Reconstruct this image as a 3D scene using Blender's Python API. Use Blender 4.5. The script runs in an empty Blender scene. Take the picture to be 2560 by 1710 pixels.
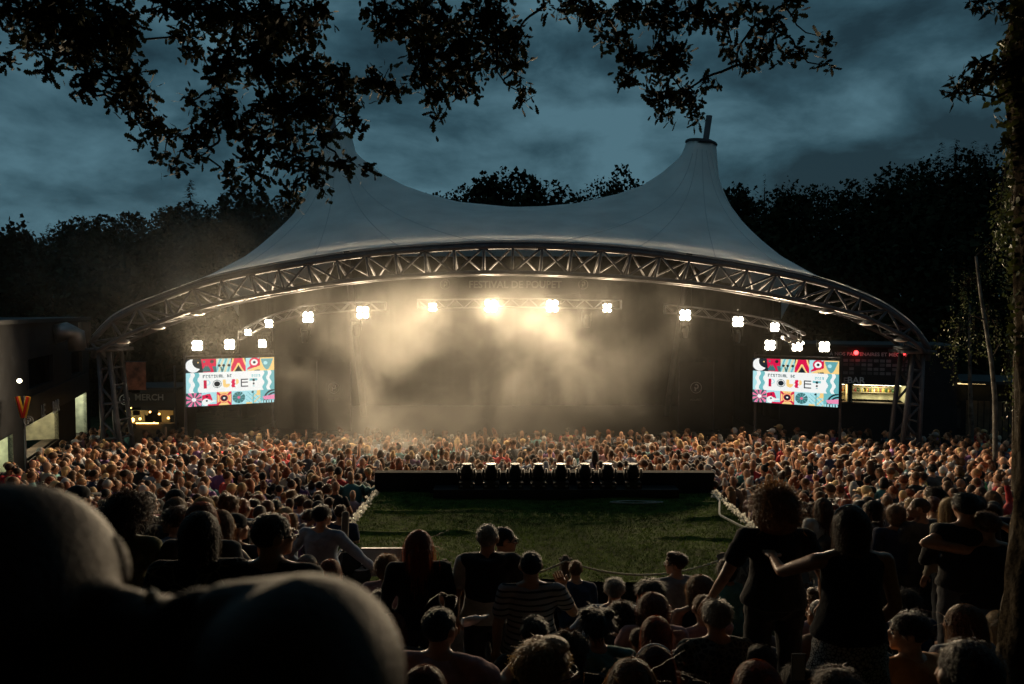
import bpy, math, random
import numpy as np
from mathutils import Vector, Matrix

# ------------------------------------------------------------------ camera, world, exposure
SC = bpy.context.scene
CAMZ = 6.0
FPX = 1900.0
PITCH = math.radians(2.3)
cam_data = bpy.data.cameras.new('camera')
cam = bpy.data.objects.new('camera', cam_data)
SC.collection.objects.link(cam)
cam.location = (0, 0, CAMZ)
cam.rotation_euler = (math.radians(90) - PITCH, 0, 0)
cam_data.sensor_width = 36.0
cam_data.lens = FPX / 2560.0 * 36.0
cam_data.clip_start = 0.05
cam_data.clip_end = 2000
cam_data.dof.use_dof = True
cam_data.dof.focus_distance = 13.0
cam_data.dof.aperture_fstop = 3.6
SC.camera = cam
SC.view_settings.view_transform = 'Standard'
SC.view_settings.look = 'None'
SC.view_settings.exposure = 0.0
SC.view_settings.gamma = 1.0
SC.view_settings.use_curve_mapping = False
SC.render.engine = 'CYCLES'
CY = SC.cycles
CY.use_denoising = True
try: CY.denoiser = 'OPENIMAGEDENOISE'
except Exception: pass
CY.max_bounces = 6; CY.diffuse_bounces = 1; CY.glossy_bounces = 2
CY.transmission_bounces = 4; CY.transparent_max_bounces = 8; CY.volume_bounces = 1
CY.volume_step_rate = 1.0; CY.volume_max_steps = 256
CY.sample_clamp_indirect = 3.0
CY.caustics_reflective = False; CY.caustics_refractive = False
CY.use_light_tree = True
CY.use_adaptive_sampling = True; CY.adaptive_threshold = 0.025; CY.adaptive_min_samples = 16

SUN_EL, SUN_ROT = math.radians(-3.0), math.radians(200)
world = bpy.data.worlds.new('World'); SC.world = world; world.use_nodes = True
def build_world():
    nt = world.node_tree; N = nt.nodes; L = nt.links; N.clear()
    out = N.new('ShaderNodeOutputWorld'); bg = N.new('ShaderNodeBackground')
    sky = N.new('ShaderNodeTexSky'); sky.sky_type = 'NISHITA'; sky.sun_disc = False
    sky.sun_elevation = math.radians(2.0); sky.sun_rotation = SUN_ROT
    tc = N.new('ShaderNodeTexCoord')
    mp = N.new('ShaderNodeMapping'); mp.inputs['Scale'].default_value = (1.0, 1.0, 2.1)
    mp.inputs['Location'].default_value = (3.1, 0.7, 0.25)
    L.new(tc.outputs['Generated'], mp.inputs['Vector'])
    n1 = N.new('ShaderNodeTexNoise'); n1.inputs['Scale'].default_value = 4.6; n1.inputs['Detail'].default_value = 9.0
    n1.inputs['Roughness'].default_value = 0.56; n1.inputs['Distortion'].default_value = 0.2
    L.new(mp.outputs['Vector'], n1.inputs['Vector'])
    n2 = N.new('ShaderNodeTexNoise'); n2.inputs['Scale'].default_value = 1.5; n2.inputs['Detail'].default_value = 3.0
    L.new(mp.outputs['Vector'], n2.inputs['Vector'])
    m = N.new('ShaderNodeMath'); m.operation = 'MULTIPLY_ADD'; m.inputs[1].default_value = 0.55
    L.new(n1.outputs['Fac'], m.inputs[0])
    m2 = N.new('ShaderNodeMath'); m2.operation = 'MULTIPLY'; m2.inputs[1].default_value = 0.45
    L.new(n2.outputs['Fac'], m2.inputs[0]); L.new(m2.outputs[0], m.inputs[2])
    ramp = N.new('ShaderNodeValToRGB')
    e = ramp.color_ramp.elements
    e[0].position = 0.43; e[0].color = (0.013, 0.038, 0.056, 1)
    e[1].position = 0.585; e[1].color = (0.092, 0.200, 0.258, 1)
    k = ramp.color_ramp.elements.new(0.49); k.color = (0.031, 0.083, 0.115, 1)
    L.new(m.outputs[0], ramp.inputs['Fac'])
    # clear dusk sky behind thick overcast: the clouds carry nearly all of the light
    dim = N.new('ShaderNodeMix'); dim.data_type = 'RGBA'; dim.blend_type = 'MIX'
    dim.inputs['Factor'].default_value = 0.995
    L.new(sky.outputs['Color'], dim.inputs['A']); L.new(ramp.outputs['Color'], dim.inputs['B'])
    L.new(dim.outputs['Result'], bg.inputs['Color'])
    bg.inputs['Strength'].default_value = 0.78
    L.new(bg.outputs[0], out.inputs['Surface'])
build_world()
sun_data = bpy.data.lights.new('sun', 'SUN'); sun_data.energy = 0.06; sun_data.angle = math.radians(30)
sun_data.color = (0.75, 0.9, 1.0)
sun = bpy.data.objects.new('sun', sun_data); SC.collection.objects.link(sun)
sun.rotation_euler = (math.radians(40), 0, math.radians(15))

# ------------------------------------------------------------------ helpers
RND = random.Random(7)
NR = np.random.RandomState(11)
COL = SC.collection
_c, _s = math.cos(PITCH), math.sin(PITCH)
def ray(x, y):
    u = (x - 1280.0) / FPX; v = (855.0 - y) / FPX
    return np.array([u, _c + v * _s, v * _c - _s])
def at(x, y, d):
    r = ray(x, y); t = d / r[1]
    return np.array([r[0] * t, d, CAMZ + r[2] * t])
def proj(p):
    dx, dy, dz = p[0], p[1], p[2] - CAMZ
    f = dy * _c - dz * _s; up = dy * _s + dz * _c
    return 1280 + FPX * dx / f, 855 - FPX * up / f
GD = [(-6, -1.35), (0, -1.42), (1.0, -1.55), (10, -4.25), (12, -4.7), (14, -5.0), (24, -5.75), (45, -6.0), (500, -6.0)]
def G(d):
    return CAMZ + float(np.interp(d, [a for a, b in GD], [b for a, b in GD]))

class MB:
    def __init__(self):
        self.v = []; self.f = []; self.n = 0; self.col = []
    def add(self, V, F, color=None):
        V = np.asarray(V, float).reshape(-1, 3)
        self.v.append(V)
        o = self.n
        for f in F: self.f.append(tuple(i + o for i in f))
        self.n += len(V)
        self.col.append(np.tile(np.array((color or (1, 1, 1)), float)[:3], (len(V), 1)))
        return self
    def box(self, c, s, R=None, color=None):
        c = np.array(c, float); h = np.array(s, float) / 2
        V = np.array([[x, y, z] for x in (-1, 1) for y in (-1, 1) for z in (-1, 1)], float) * h
        if R is not None: V = V @ np.array(R).T
        F = [(0, 1, 3, 2), (4, 6, 7, 5), (0, 4, 5, 1), (2, 3, 7, 6), (0, 2, 6, 4), (1, 5, 7, 3)]
        return self.add(V + c, F, color)
    def tube(self, P, r, n=8, caps=True, xref=None, color=None):
        P = np.asarray(P, float); m = len(P)
        R = np.asarray(r, float)
        if R.ndim == 0: R = np.full((m, 2), float(R))
        elif R.ndim == 1: R = np.stack([R, R], 1)
        T = np.zeros_like(P)
        T[1:-1] = P[2:] - P[:-2]; T[0] = P[1] - P[0]; T[-1] = P[-1] - P[-2]
        T /= (np.linalg.norm(T, axis=1)[:, None] + 1e-12)
        X = np.array(xref if xref is not None else ((1, 0, 0) if abs(T[0][0]) < 0.9 else (0, 1, 0)), float)
        th = np.linspace(0, 2 * math.pi, n, endpoint=False)
        V = []
        for i in range(m):
            A = X - T[i] * X.dot(T[i]); A /= (np.linalg.norm(A) + 1e-12)
            if xref is None: X = A
            B = np.cross(T[i], A)
            V.append(P[i] + np.outer(np.cos(th) * R[i, 0], A) + np.outer(np.sin(th) * R[i, 1], B))
        V = np.concatenate(V); F = []
        for i in range(m - 1):
            for j in range(n):
                a = i * n + j; b = i * n + (j + 1) % n
                F.append((a, b, b + n, a + n))
        if caps:
            F.append(tuple(range(n - 1, -1, -1))); F.append(tuple((m - 1) * n + j for j in range(n)))
        return self.add(V, F, color)
    def capsule(self, a, b, ra, rb, n=10, color=None):
        a = np.array(a, float); b = np.array(b, float); d = b - a; L = np.linalg.norm(d); d = d / (L + 1e-9)
        P = []; R = []
        for t in (-0.98, -0.75, -0.4): P.append(a + d * ra * t); R.append(ra * math.sqrt(1 - t * t))
        P.append(a); R.append(ra); P.append(b); R.append(rb)
        for t in (0.4, 0.75, 0.98): P.append(b + d * rb * t); R.append(rb * math.sqrt(1 - t * t))
        return self.tube(P, R, n, color=color)
    def ell(self, c, r, nu=12, nv=8, M=None, color=None):
        th = np.linspace(0, 2 * math.pi, nu, endpoint=False); V = [[0, 0, -1]]
        for k in range(1, nv):
            ph = -math.pi / 2 + math.pi * k / nv
            for t in th: V.append([math.cos(ph) * math.cos(t), math.cos(ph) * math.sin(t), math.sin(ph)])
        V.append([0, 0, 1]); V = np.array(V) * np.array(r, float)
        if M is not None: V = V @ np.array(M).T
        F = []
        for j in range(nu): F.append((0, 1 + (j + 1) % nu, 1 + j))
        for k in range(nv - 2):
            for j in range(nu):
                a = 1 + k * nu + j; b = 1 + k * nu + (j + 1) % nu
                F.append((a, b, b + nu, a + nu))
        top = len(V) - 1; o = 1 + (nv - 2) * nu
        for j in range(nu): F.append((top, o + j, o + (j + 1) % nu))
        return self.add(V + np.array(c, float), F, color)
    def grid(self, P, color=None):
        """P: array (m, n, 3)"""
        m, n = P.shape[:2]
        F = [(i * n + j, i * n + j + 1, (i + 1) * n + j + 1, (i + 1) * n + j) for i in range(m - 1) for j in range(n - 1)]
        return self.add(P.reshape(-1, 3), F, color)
    def quads(self, Q, color=None):
        Q = np.asarray(Q, float)
        k = Q.shape[1]
        return self.add(Q.reshape(-1, 3), [tuple(range(i * k, i * k + k)) for i in range(len(Q))], color)
    def arrays(self):
        return np.concatenate(self.v), self.f
    def mesh(self, name, smooth=False, colors=False):
        me = bpy.data.meshes.new(name)
        V, F = self.arrays()
        me.from_pydata(V.tolist(), [], F)
        if smooth: me.polygons.foreach_set('use_smooth', np.ones(len(me.polygons), bool))
        if colors:
            C = np.concatenate(self.col); at_ = me.color_attributes.new('Col', 'FLOAT_COLOR', 'POINT')
            at_.data.foreach_set('color', np.concatenate([C, np.ones((len(C), 1))], 1).astype(np.float32).ravel())
        me.update()
        return me

def link(name, me, mat=None, parent=None, loc=None):
    o = bpy.data.objects.new(name, me); COL.objects.link(o)
    if mat is not None and me is not None and len(me.materials) == 0: me.materials.append(mat)
    if parent is not None: o.parent = parent
    if loc is not None: o.location = loc
    return o
def build(mb, name, mat, parent=None, smooth=False, loc=None, colors=False):
    return link(name, mb.mesh(name, smooth, colors), mat, parent, loc)
def tag(o, label=None, cat=None, group=None, kind=None):
    if label: o['label'] = label
    if cat: o['category'] = cat
    if group: o['group'] = group
    if kind: o['kind'] = kind
    return o
def thing(name, label, cat, loc=(0, 0, 0), rz=0.0, group=None):
    o = bpy.data.objects.new(name, None); COL.objects.link(o); o.empty_display_size = 0.1
    o.location = loc; o.rotation_euler = (0, 0, rz)
    return tag(o, label, cat, group)

# ------------------------------------------------------------------ materials
def mat(name, color=(0.5, 0.5, 0.5), rough=0.7, metal=0.0, noise=None, spec=0.3, bump=None, trans=0.0, objcol=False, attr=None, sheen=0.0):
    m = bpy.data.materials.new(name); m.use_nodes = True
    nt = m.node_tree; N = nt.nodes; L = nt.links
    b = N['Principled BSDF']
    b.inputs['Roughness'].default_value = rough; b.inputs['Metallic'].default_value = metal
    b.inputs['Specular IOR Level'].default_value = spec
    b.inputs['Sheen Weight'].default_value = sheen
    src = None
    if objcol:
        oi = N.new('ShaderNodeObjectInfo'); src = oi.outputs['Color']
    elif attr:
        an = N.new('ShaderNodeAttribute'); an.attribute_name = attr; src = an.outputs['Color']
    else:
        rg = N.new('ShaderNodeRGB'); rg.outputs[0].default_value = (*color, 1); src = rg.outputs[0]
    if noise:
        sc_, amt = noise
        tc = N.new('ShaderNodeTexCoord'); nz = N.new('ShaderNodeTexNoise')
        nz.inputs['Scale'].default_value = sc_; nz.inputs['Detail'].default_value = 5
        L.new(tc.outputs['Object'], nz.inputs['Vector'])
        mr = N.new('ShaderNodeMapRange'); mr.inputs['From Min'].default_value = 0.3; mr.inputs['From Max'].default_value = 0.7
        mr.inputs['To Min'].default_value = 1 - amt; mr.inputs['To Max'].default_value = 1 + amt
        L.new(nz.outputs['Fac'], mr.inputs['Value'])
        vm = N.new('ShaderNodeVectorMath'); vm.operation = 'SCALE'
        L.new(src, vm.inputs[0]); L.new(mr.outputs['Result'], vm.inputs['Scale']); src = vm.outputs['Vector']
    L.new(src, b.inputs['Base Color'])
    if bump:
        sc_, st = bump
        tc = N.new('ShaderNodeTexCoord'); nz = N.new('ShaderNodeTexNoise')
        nz.inputs['Scale'].default_value = sc_; nz.inputs['Detail'].default_value = 6
        L.new(tc.outputs['Object'], nz.inputs['Vector'])
        bp = N.new('ShaderNodeBump'); bp.inputs['Strength'].default_value = st; bp.inputs['Distance'].default_value = 0.02
        L.new(nz.outputs['Fac'], bp.inputs['Height']); L.new(bp.outputs['Normal'], b.inputs['Normal'])
    if trans > 0:
        tr = N.new('ShaderNodeBsdfTranslucent'); L.new(src, tr.inputs['Color'])
        mx = N.new('ShaderNodeMixShader'); mx.inputs[0].default_value = trans
        out = N['Material Output']
        L.new(b.outputs[0], mx.inputs[1]); L.new(tr.outputs[0], mx.inputs[2]); L.new(mx.outputs[0], out.inputs['Surface'])
    return m
def emat(name, color, strength, attr=None, sample=False):
    m = bpy.data.materials.new(name); m.use_nodes = True
    nt = m.node_tree; N = nt.nodes; N.clear()
    out = N.new('ShaderNodeOutputMaterial'); e = N.new('ShaderNodeEmission')
    e.inputs['Color'].default_value = (*color, 1); e.inputs['Strength'].default_value = strength
    if attr:
        an = N.new('ShaderNodeAttribute'); an.attribute_name = attr; nt.links.new(an.outputs['Color'], e.inputs['Color'])
    nt.links.new(e.outputs[0], out.inputs['Surface'])
    m.cycles.emission_sampling = 'AUTO' if sample else 'NONE'
    return m

M_skin = mat('skin', objcol=True, rough=0.42, noise=(30, 0.12), spec=0.5, trans=0.06)
M_cloth = mat('cloth', objcol=True, rough=0.9, noise=(14, 0.18), bump=(22, 0.5), spec=0.15, sheen=0.15)
M_hair = mat('hair', objcol=True, rough=0.42, noise=(60, 0.35), spec=0.5, trans=0.48, bump=(90, 0.7))
M_crowd = mat('crowd', attr='Col', rough=0.75, spec=0.25)
M_steel = mat('galvanised_steel', (0.085, 0.083, 0.092), 0.55, 0.2, noise=(3, 0.2))
M_dsteel = mat('painted_steel', (0.06, 0.058, 0.067), 0.55, 0.15, noise=(4, 0.25))
M_alu = mat('aluminium', (0.22, 0.22, 0.23), 0.4, 0.6, noise=(6, 0.15))
M_black = mat('black_metal', (0.012, 0.012, 0.013), 0.4, 0.2, noise=(8, 0.3))
M_drape = mat('black_drape', (0.018, 0.017, 0.017), 0.95, noise=(2, 0.3), spec=0.1)
M_fabric = mat('tent_membrane', (0.74, 0.75, 0.74), 0.6, noise=(0.8, 0.12), spec=0.3, trans=0.22, bump=(1.2, 0.25))
M_wood = mat('weathered_timber', (0.10, 0.075, 0.055), 0.85, noise=(3, 0.4), bump=(30, 0.4))
M_bark = mat('bark', (0.045, 0.033, 0.019), 0.95, noise=(9, 0.7), bump=(24, 1.0), spec=0.1)
M_twig = mat('twig_bark', (0.035, 0.028, 0.02), 0.9, noise=(10, 0.3), spec=0.1)
M_leaf = mat('oak_leaf', (0.019, 0.024, 0.008), 0.65, noise=(3, 0.6), spec=0.12, trans=0.12)
M_ivy = mat('ivy_leaf', (0.075, 0.09, 0.025), 0.5, noise=(6, 0.5), spec=0.3, trans=0.2)
M_far = mat('far_foliage', (0.016, 0.021, 0.011), 0.9, noise=(0.6, 0.5), spec=0.05)
M_birch = mat('birch_bark', (0.085, 0.08, 0.07), 0.8, noise=(5, 0.8), bump=(15, 0.6))
M_white = mat('white_paint', (0.75, 0.75, 0.73), 0.6, noise=(6, 0.1))
M_grey = mat('grey_panel', (0.33, 0.34, 0.36), 0.6, noise=(4, 0.12))
M_sign = mat('dark_sign', (0.025, 0.027, 0.03), 0.6, noise=(3, 0.2))
M_letter = mat('sign_lettering', (0.78, 0.78, 0.78), 0.6)
# ------------------------------------------------------------------ ground
M_ground = mat('trodden_grass', (0.045, 0.05, 0.022), 0.95, noise=(1.5, 0.5), bump=(12, 0.8), spec=0.1)
def build_ground():
    xs = np.concatenate([np.linspace(-400, -40, 10), np.linspace(-34, 34, 130), np.linspace(40, 400, 10)])
    ys = np.concatenate([np.linspace(-60, -8, 6), np.linspace(-6, 46, 150), np.linspace(52, 420, 14)])
    P = np.zeros((len(ys), len(xs), 3))
    for i, y in enumerate(ys):
        for j, x in enumerate(xs):
            z = G(y)
            # natural wooded bowl round the site
            r = max(0.0, abs(x) - 26) * 0.30 * (1 if y < 46 else 0.6)
            b = max(0.0, y - 46) * 0.34
            z += min(r + b, 7.5)
            P[i, j] = (x, y, z + 0.03 * math.sin(x * 1.7 + y * 0.9))
    mb = MB().grid(P[:, ::-1])
    build(mb, 'ground', M_ground, smooth=True)['kind'] = 'structure'
    for o in COL.objects:
        if o.name == 'ground': tag(o, 'dark trodden grass slope under the crowd', 'ground', kind='structure')
build_ground()
def ground_at(x, y):
    r = max(0.0, abs(x) - 26) * 0.30 * (1 if y < 46 else 0.6)
    b = max(0.0, y - 46) * 0.34
    return G(y) + min(r + b, 7.5)

# ------------------------------------------------------------------ tent: arch truss, membrane, masts, towers
YA = 24.0
TOPC = [(228, 845), (255, 815), (283, 790), (335, 763), (398, 739), (531, 693), (697, 659), (890, 629), (1074, 613), (1280, 605), (1528, 615),
        (1722, 638), (1924, 670), (2085, 707), (2200, 753), (2269, 799), (2300, 830), (2324, 864)]
BOTC = [(243, 878), (269, 862), (324, 834), (448, 787), (522, 764), (697, 728), (890, 700), (1074, 686), (1280, 681), (1565, 693), (1740, 709),
        (1924, 737), (2145, 787), (2223, 822), (2275, 848), (2312, 880)]
def curve3(pts, d):
    Q = np.array([at(x, y, d) for x, y in pts])
    s = np.concatenate([[0], np.cumsum(np.linalg.norm(np.diff(Q, axis=0), axis=1))])
    return Q, s / s[-1]
def smooth_interp(Q, s, t):
    # Catmull-Rom through the points
    t = np.clip(t, 0, 1); i = int(np.searchsorted(s, t) - 1); i = max(0, min(len(s) - 2, i))
    h = s[i + 1] - s[i]; u = (t - s[i]) / h
    def tan(k):
        if k == 0: return (Q[1] - Q[0]) / (s[1] - s[0])
        if k == len(s) - 1: return (Q[-1] - Q[-2]) / (s[-1] - s[-2])
        return (Q[k + 1] - Q[k - 1]) / (s[k + 1] - s[k - 1])
    h00 = 2*u**3 - 3*u**2 + 1; h10 = u**3 - 2*u**2 + u; h01 = -2*u**3 + 3*u**2; h11 = u**3 - u**2
    return h00*Q[i] + h10*h*tan(i) + h01*Q[i+1] + h11*h*tan(i+1)
QT, ST = curve3(TOPC, YA); QT[:, 2] -= 0.14
QB, SB = curve3(BOTC, YA - 0.25)
def topc(t): return smooth_interp(QT, ST, t)
def botc(t): return smooth_interp(QB, SB, t)
def botr(t):
    p = botc(t).copy(); p[1] += 1.35; p[2] += 0.02
    return p
def arch_truss():
    root = thing('arch_truss', 'long curved steel lattice arch along the front edge of the white tent', 'truss', tuple(botc(0.0)))
    off = np.array(botc(0.0))
    def part(mb, name, m, sm=True):
        o = build(mb, name, m, root, sm); o.location = -Vector(off); return o
    ts = np.linspace(0, 1, 90)
    part(MB().tube([topc(t) for t in ts], 0.085, 10), 'top_chord', M_dsteel)
    part(MB().tube([topc(t) + np.array([0, 0.05, 0.11]) for t in ts], [[0.045, 0.06]] * len(ts), 8), 'membrane_rail', M_dsteel)
    part(MB().tube([botc(t) for t in ts], 0.066, 10), 'bottom_chord', M_dsteel)
    part(MB().tube([botr(t) for t in ts], 0.066, 10), 'bottom_chord', M_steel)
    n = 30
    for k in range(n + 1):
        t = k / n
        part(MB().tube([topc(t), botc(t)], 0.042, 8), 'post', M_dsteel)
        part(MB().tube([topc(t), botr(t)], 0.04, 7), 'post', M_steel)
        part(MB().tube([botc(t), botr(t)], 0.035, 6), 'cross_bar', M_steel)
        if k < n:
            u = (k + 1) / n
            a, b = (topc(t), botc(u)) if k % 2 == 0 else (botc(t), topc(u))
            part(MB().tube([a, b], 0.038, 8), 'diagonal', M_dsteel)
            a, b = (topc(t), botr(u)) if k % 2 == 1 else (botr(t), topc(u))
            part(MB().tube([a, b], 0.034, 7), 'diagonal', M_steel)
            a, b = (botc(t), botr(u)) if k % 2 == 0 else (botr(t), botc(u))
            part(MB().tube([a, b], 0.028, 6), 'diagonal', M_steel)
    return root
arch_truss()

# membrane as a form-found surface: fixed arch edge, ridge line and mast rings, soap-film relaxation between
RIDGE = [(-60, 900), (250, 800), (400, 745), (520, 688), (616, 640), (654, 611), (698, 572), (736, 534), (766, 480), (785, 436), (803, 385), (816, 342), (848, 337), (864, 343), (894, 387),
         (949, 431), (1009, 463), (1063, 482), (1145, 504), (1280, 517), (1362, 515), (1444, 507), (1542, 485), (1607, 463), (1656, 431),
         (1700, 393), (1719, 357), (1752, 352), (1786, 369), (1792, 420), (1803, 463), (1825, 512), (1858, 556), (1902, 600), (1951, 640), (2060, 694),
         (2200, 760), (2400, 850), (2600, 930)]
YR, YE = 32.0, 41.0
XL, XR = QT[0][0], QT[-1][0]
def membrane():
    nx, ny = 230, 130
    xs = np.linspace(XL, XR, nx); ys = np.linspace(YA, YE, ny)
    Rp = np.array([at(x, y, YR) for x, y in RIDGE])
    ridge = np.interp(xs, Rp[:, 0], Rp[:, 2])
    front = np.interp(xs, QT[:, 0], QT[:, 2]) + 0.2
    tt = np.linspace(0, 1, 400); TP = np.array([topc(t) for t in tt]); front = np.interp(xs, TP[:, 0], TP[:, 2]) + 0.2
    back = 6.0 + 1.6 - 6.5 * ((xs - (XL + XR) / 2) / ((XR - XL) / 2)) ** 2
    jr = int(round((YR - YA) / (YE - YA) * (ny - 1)))
    Z = np.zeros((ny, nx))
    for i in range(ny):
        s = i / jr if i <= jr else (i - jr) / (ny - 1 - jr)
        Z[i] = front * (1 - s) + ridge * s if i <= jr else ridge * (1 - s) + back * s
    # the ring: hold a small disc at mast height
    fixed = np.zeros_like(Z, bool); fixed[0] = fixed[jr] = fixed[-1] = True
    side = ys.copy()
    for i in range(ny):
        s = min(1, i / jr) if i <= jr else 1
        e = (ridge[0] if i <= jr else back[0])
    F0 = Z.copy()
    XX, YY = np.meshgrid(xs, ys)
    rings = []
    for (px, py) in ((843, 342), (1753, 360)):
        c = at(px, py, YR); rr = np.hypot(XX - c[0], YY - c[1])
        m = rr < 0.62
        slope = -0.16 if px > 1000 else 0.0
        F0[m] = c[2] + slope * (XX[m] - c[0]); fixed |= m; rings.append(c)
    Z = np.where(fixed, F0, Z)
    dx = xs[1] - xs[0]; dy = ys[1] - ys[0]; wx, wy = 1 / dx**2, 1 / dy**2
    for it in range(1600):
        P = np.pad(Z, ((1, 1), (1, 1)), mode='reflect')
        # edges at the sides are free: reflect
        N_ = (wx * (P[1:-1, :-2] + P[1:-1, 2:]) + wy * (P[:-2, 1:-1] + P[2:, 1:-1])) / (2 * (wx + wy))
        Z = np.where(fixed, F0, Z + 1.0 * (N_ - Z))
    # silhouette: past the peaks the cloth dips behind the arch
    SIL = [(-400, 1400)] + [(x, y-3) for x, y in TOPC if x < 500] + [(525, 688)] + [(616, 640), (654, 611), (698, 572), (736, 534), (766, 480), (785, 436), (803, 385), (816, 338)]
    SIL += [(864, 338), (894, 387), (949, 431), (1009, 463), (1063, 482), (1145, 504), (1280, 517), (1362, 515), (1444, 507), (1542, 485), (1607, 463), (1656, 431), (1700, 393), (1719, 345),
            (1786, 350), (1792, 420), (1803, 463), (1825, 512), (1858, 556), (1902, 600), (1951, 640)] + [(2040, 690)] + [(x, y-3) for x, y in TOPC if x > 2080] + [(3000, 1400)]
    sx_, sy_ = [a for a, b in SIL], [b for a, b in SIL]
    for rep in range(3):
        PX = np.zeros_like(Z); lim = np.zeros_like(Z)
        f = YY*_c - (Z-CAMZ)*_s; PX = 1280 + FPX*XX/f
        py = np.interp(PX, sx_, sy_); v = (855-py)/FPX
        lim = CAMZ + (v*_c-_s)*YY/(_c+v*_s)
        keep = fixed.copy(); keep[jr] = False; keep[-1] = False
        Z = np.where(keep, Z, np.minimum(Z, lim))
        if rep < 2:
            for it in range(12):
                P = np.pad(Z, ((1, 1), (1, 1)), mode='edge'); N_ = (P[1:-1, :-2]+P[1:-1, 2:]+P[:-2, 1:-1]+P[2:, 1:-1])/4
                Z = np.where(fixed & ~(Z < F0-.02), Z, Z+.5*(N_-Z)); Z[0] = F0[0]
    root = thing('tent', 'big white twin-peaked stretched tent roof over the stage', 'tent', (0, YA, 6.0 - 5.75))
    P = np.stack([XX, YY, Z], -1)
    o = build(MB().grid(P), 'membrane', M_fabric, root, True); o.location = (0, -YA, -(6.0 - 5.75))
    # seams: from the rings down to the arch
    seam_m = mat('seam', (0.52, 0.54, 0.55), 0.7)
    def zat(x, y):
        i = (y - YA) / dy; j = (x - xs[0]) / dx
        i0 = int(np.clip(i, 0, ny - 2)); j0 = int(np.clip(j, 0, nx - 2)); a = i - i0; b = j - j0
        return (Z[i0, j0]*(1-a)*(1-b) + Z[i0+1, j0]*a*(1-b) + Z[i0, j0+1]*(1-a)*b + Z[i0+1, j0+1]*a*b)
    for c, tgt in ((rings[0], (-11, -8.6, -6.2, -3.6, -1.2)), (rings[1], (1.6, 4.0, 6.4, 8.6, 10.6))):
        for xt in tgt:
            pts = []
            for s in np.linspace(0.08, 1, 24):
                x = c[0] + (xt - c[0]) * s; y = YR + (YA - YR) * s
                pts.append((x, y, zat(x, y) + 0.008))
            o = build(MB().tube(pts, [[0.014, 0.005]] * len(pts), 4), 'seam', seam_m, root); o.location = (0, -YA, -(6.0 - 5.75))
    for k, c in enumerate(rings):
        mb = MB(); th = np.linspace(0, 2*math.pi, 33)
        tilt = -0.16 if k else 0.0
        mb.tube([(c[0] + 0.6*math.cos(t), c[1] + 0.6*math.sin(t), c[2] + 0.03 + tilt*0.6*math.cos(t)) for t in th], 0.06, 8)
        mb.tube([(c[0], c[1], c[2] - .05), (c[0], c[1], c[2] + .12)], [0.6, 0.45], 20, xref=(1, 0, tilt))
        o = build(mb, 'mast_ring', M_dsteel, root, False); o.location = (0, -YA, -(6.0 - 5.75))
        mb = MB(); lean = 0.27 if k else -0.2
        base = np.array([c[0] - lean * 5.5, c[1] + 0.3, 0.2]); top = np.array([c[0] + lean * 1.15, c[1] - 0.05, c[2] + 1.15])
        mb.tube([base, top], 0.13, 14)
        o = build(mb, 'mast', M_steel, root, True); o.location = (0, -YA, -(6.0 - 5.75))
membrane()

def tower(side):
    # lattice leg under each end of the arch
    if side < 0:
        lab = 'pale lattice steel tower carrying the arch beside the merchandise stall'
        a0, a1, b0, b1 = (247, 880), (262, 1150), (271, 876), (306, 1150)
    else:
        lab = 'pale lattice steel tower carrying the arch in front of the lit bar'
        a0, a1, b0, b1 = (2283, 884), (2250, 1150), (2307, 884), (2296, 1150)
    A0, A1, B0, B1 = [at(x, y, YA + 0.2) for x, y in (a0, a1, b0, b1)]
    def down(p, q):
        k = (G(YA) - p[2]) / (q[2] - p[2]); return p + (q - p) * k
    A1 = down(A0, A1); B1 = down(B0, B1)
    base = (A1 + B1) / 2
    root = thing('lattice_tower', lab, 'tower', tuple(base))
    def part(mb, n, m=M_steel):
        o = build(mb, n, m, root, True); o.location = -Vector(base); return o
    D = np.array([0, 0.75, 0])
    for p, q in ((A0, A1), (B0, B1), (A0 + D, A1 + D), (B0 + D, B1 + D)):
        part(MB().tube([p, q], 0.075, 10), 'leg')
    n = 8
    for k in range(n):
        s, u = k / n, (k + 1) / n
        for d in (0, 1):
            if k % 2 == d: p, q = A0 + (A1-A0)*s, B0 + (B1-B0)*u
            else: p, q = B0 + (B1-B0)*s, A0 + (A1-A0)*u
            part(MB().tube([p + D*d, q + D*d], 0.042, 8), 'diagonal')
        p, q = A0 + (A1-A0)*u, B0 + (B1-B0)*u
        if k % 2 == 0: part(MB().tube([p, q], 0.04, 8), 'cross_bar')
        part(MB().tube([q, q + D], 0.035, 6), 'cross_bar')
    c = (A0 + B0) / 2 + D/2
    part(MB().box(c + np.array([0, 0, 0.05]), (1.0, 1.1, 0.1)).box(c + np.array([side*0.35, 0, -0.12]), (0.25, 0.5, 0.24)).box(c + np.array([-side*.2, 0, 0.16]), (0.5, 0.7, 0.12)), 'head_plate', M_steel)
    part(MB().box(base + np.array([0, 0.37, 0.06]), (1.0, 1.2, 0.14)), 'foot_plate', M_dsteel)
tower(-1); tower(1)

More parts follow.
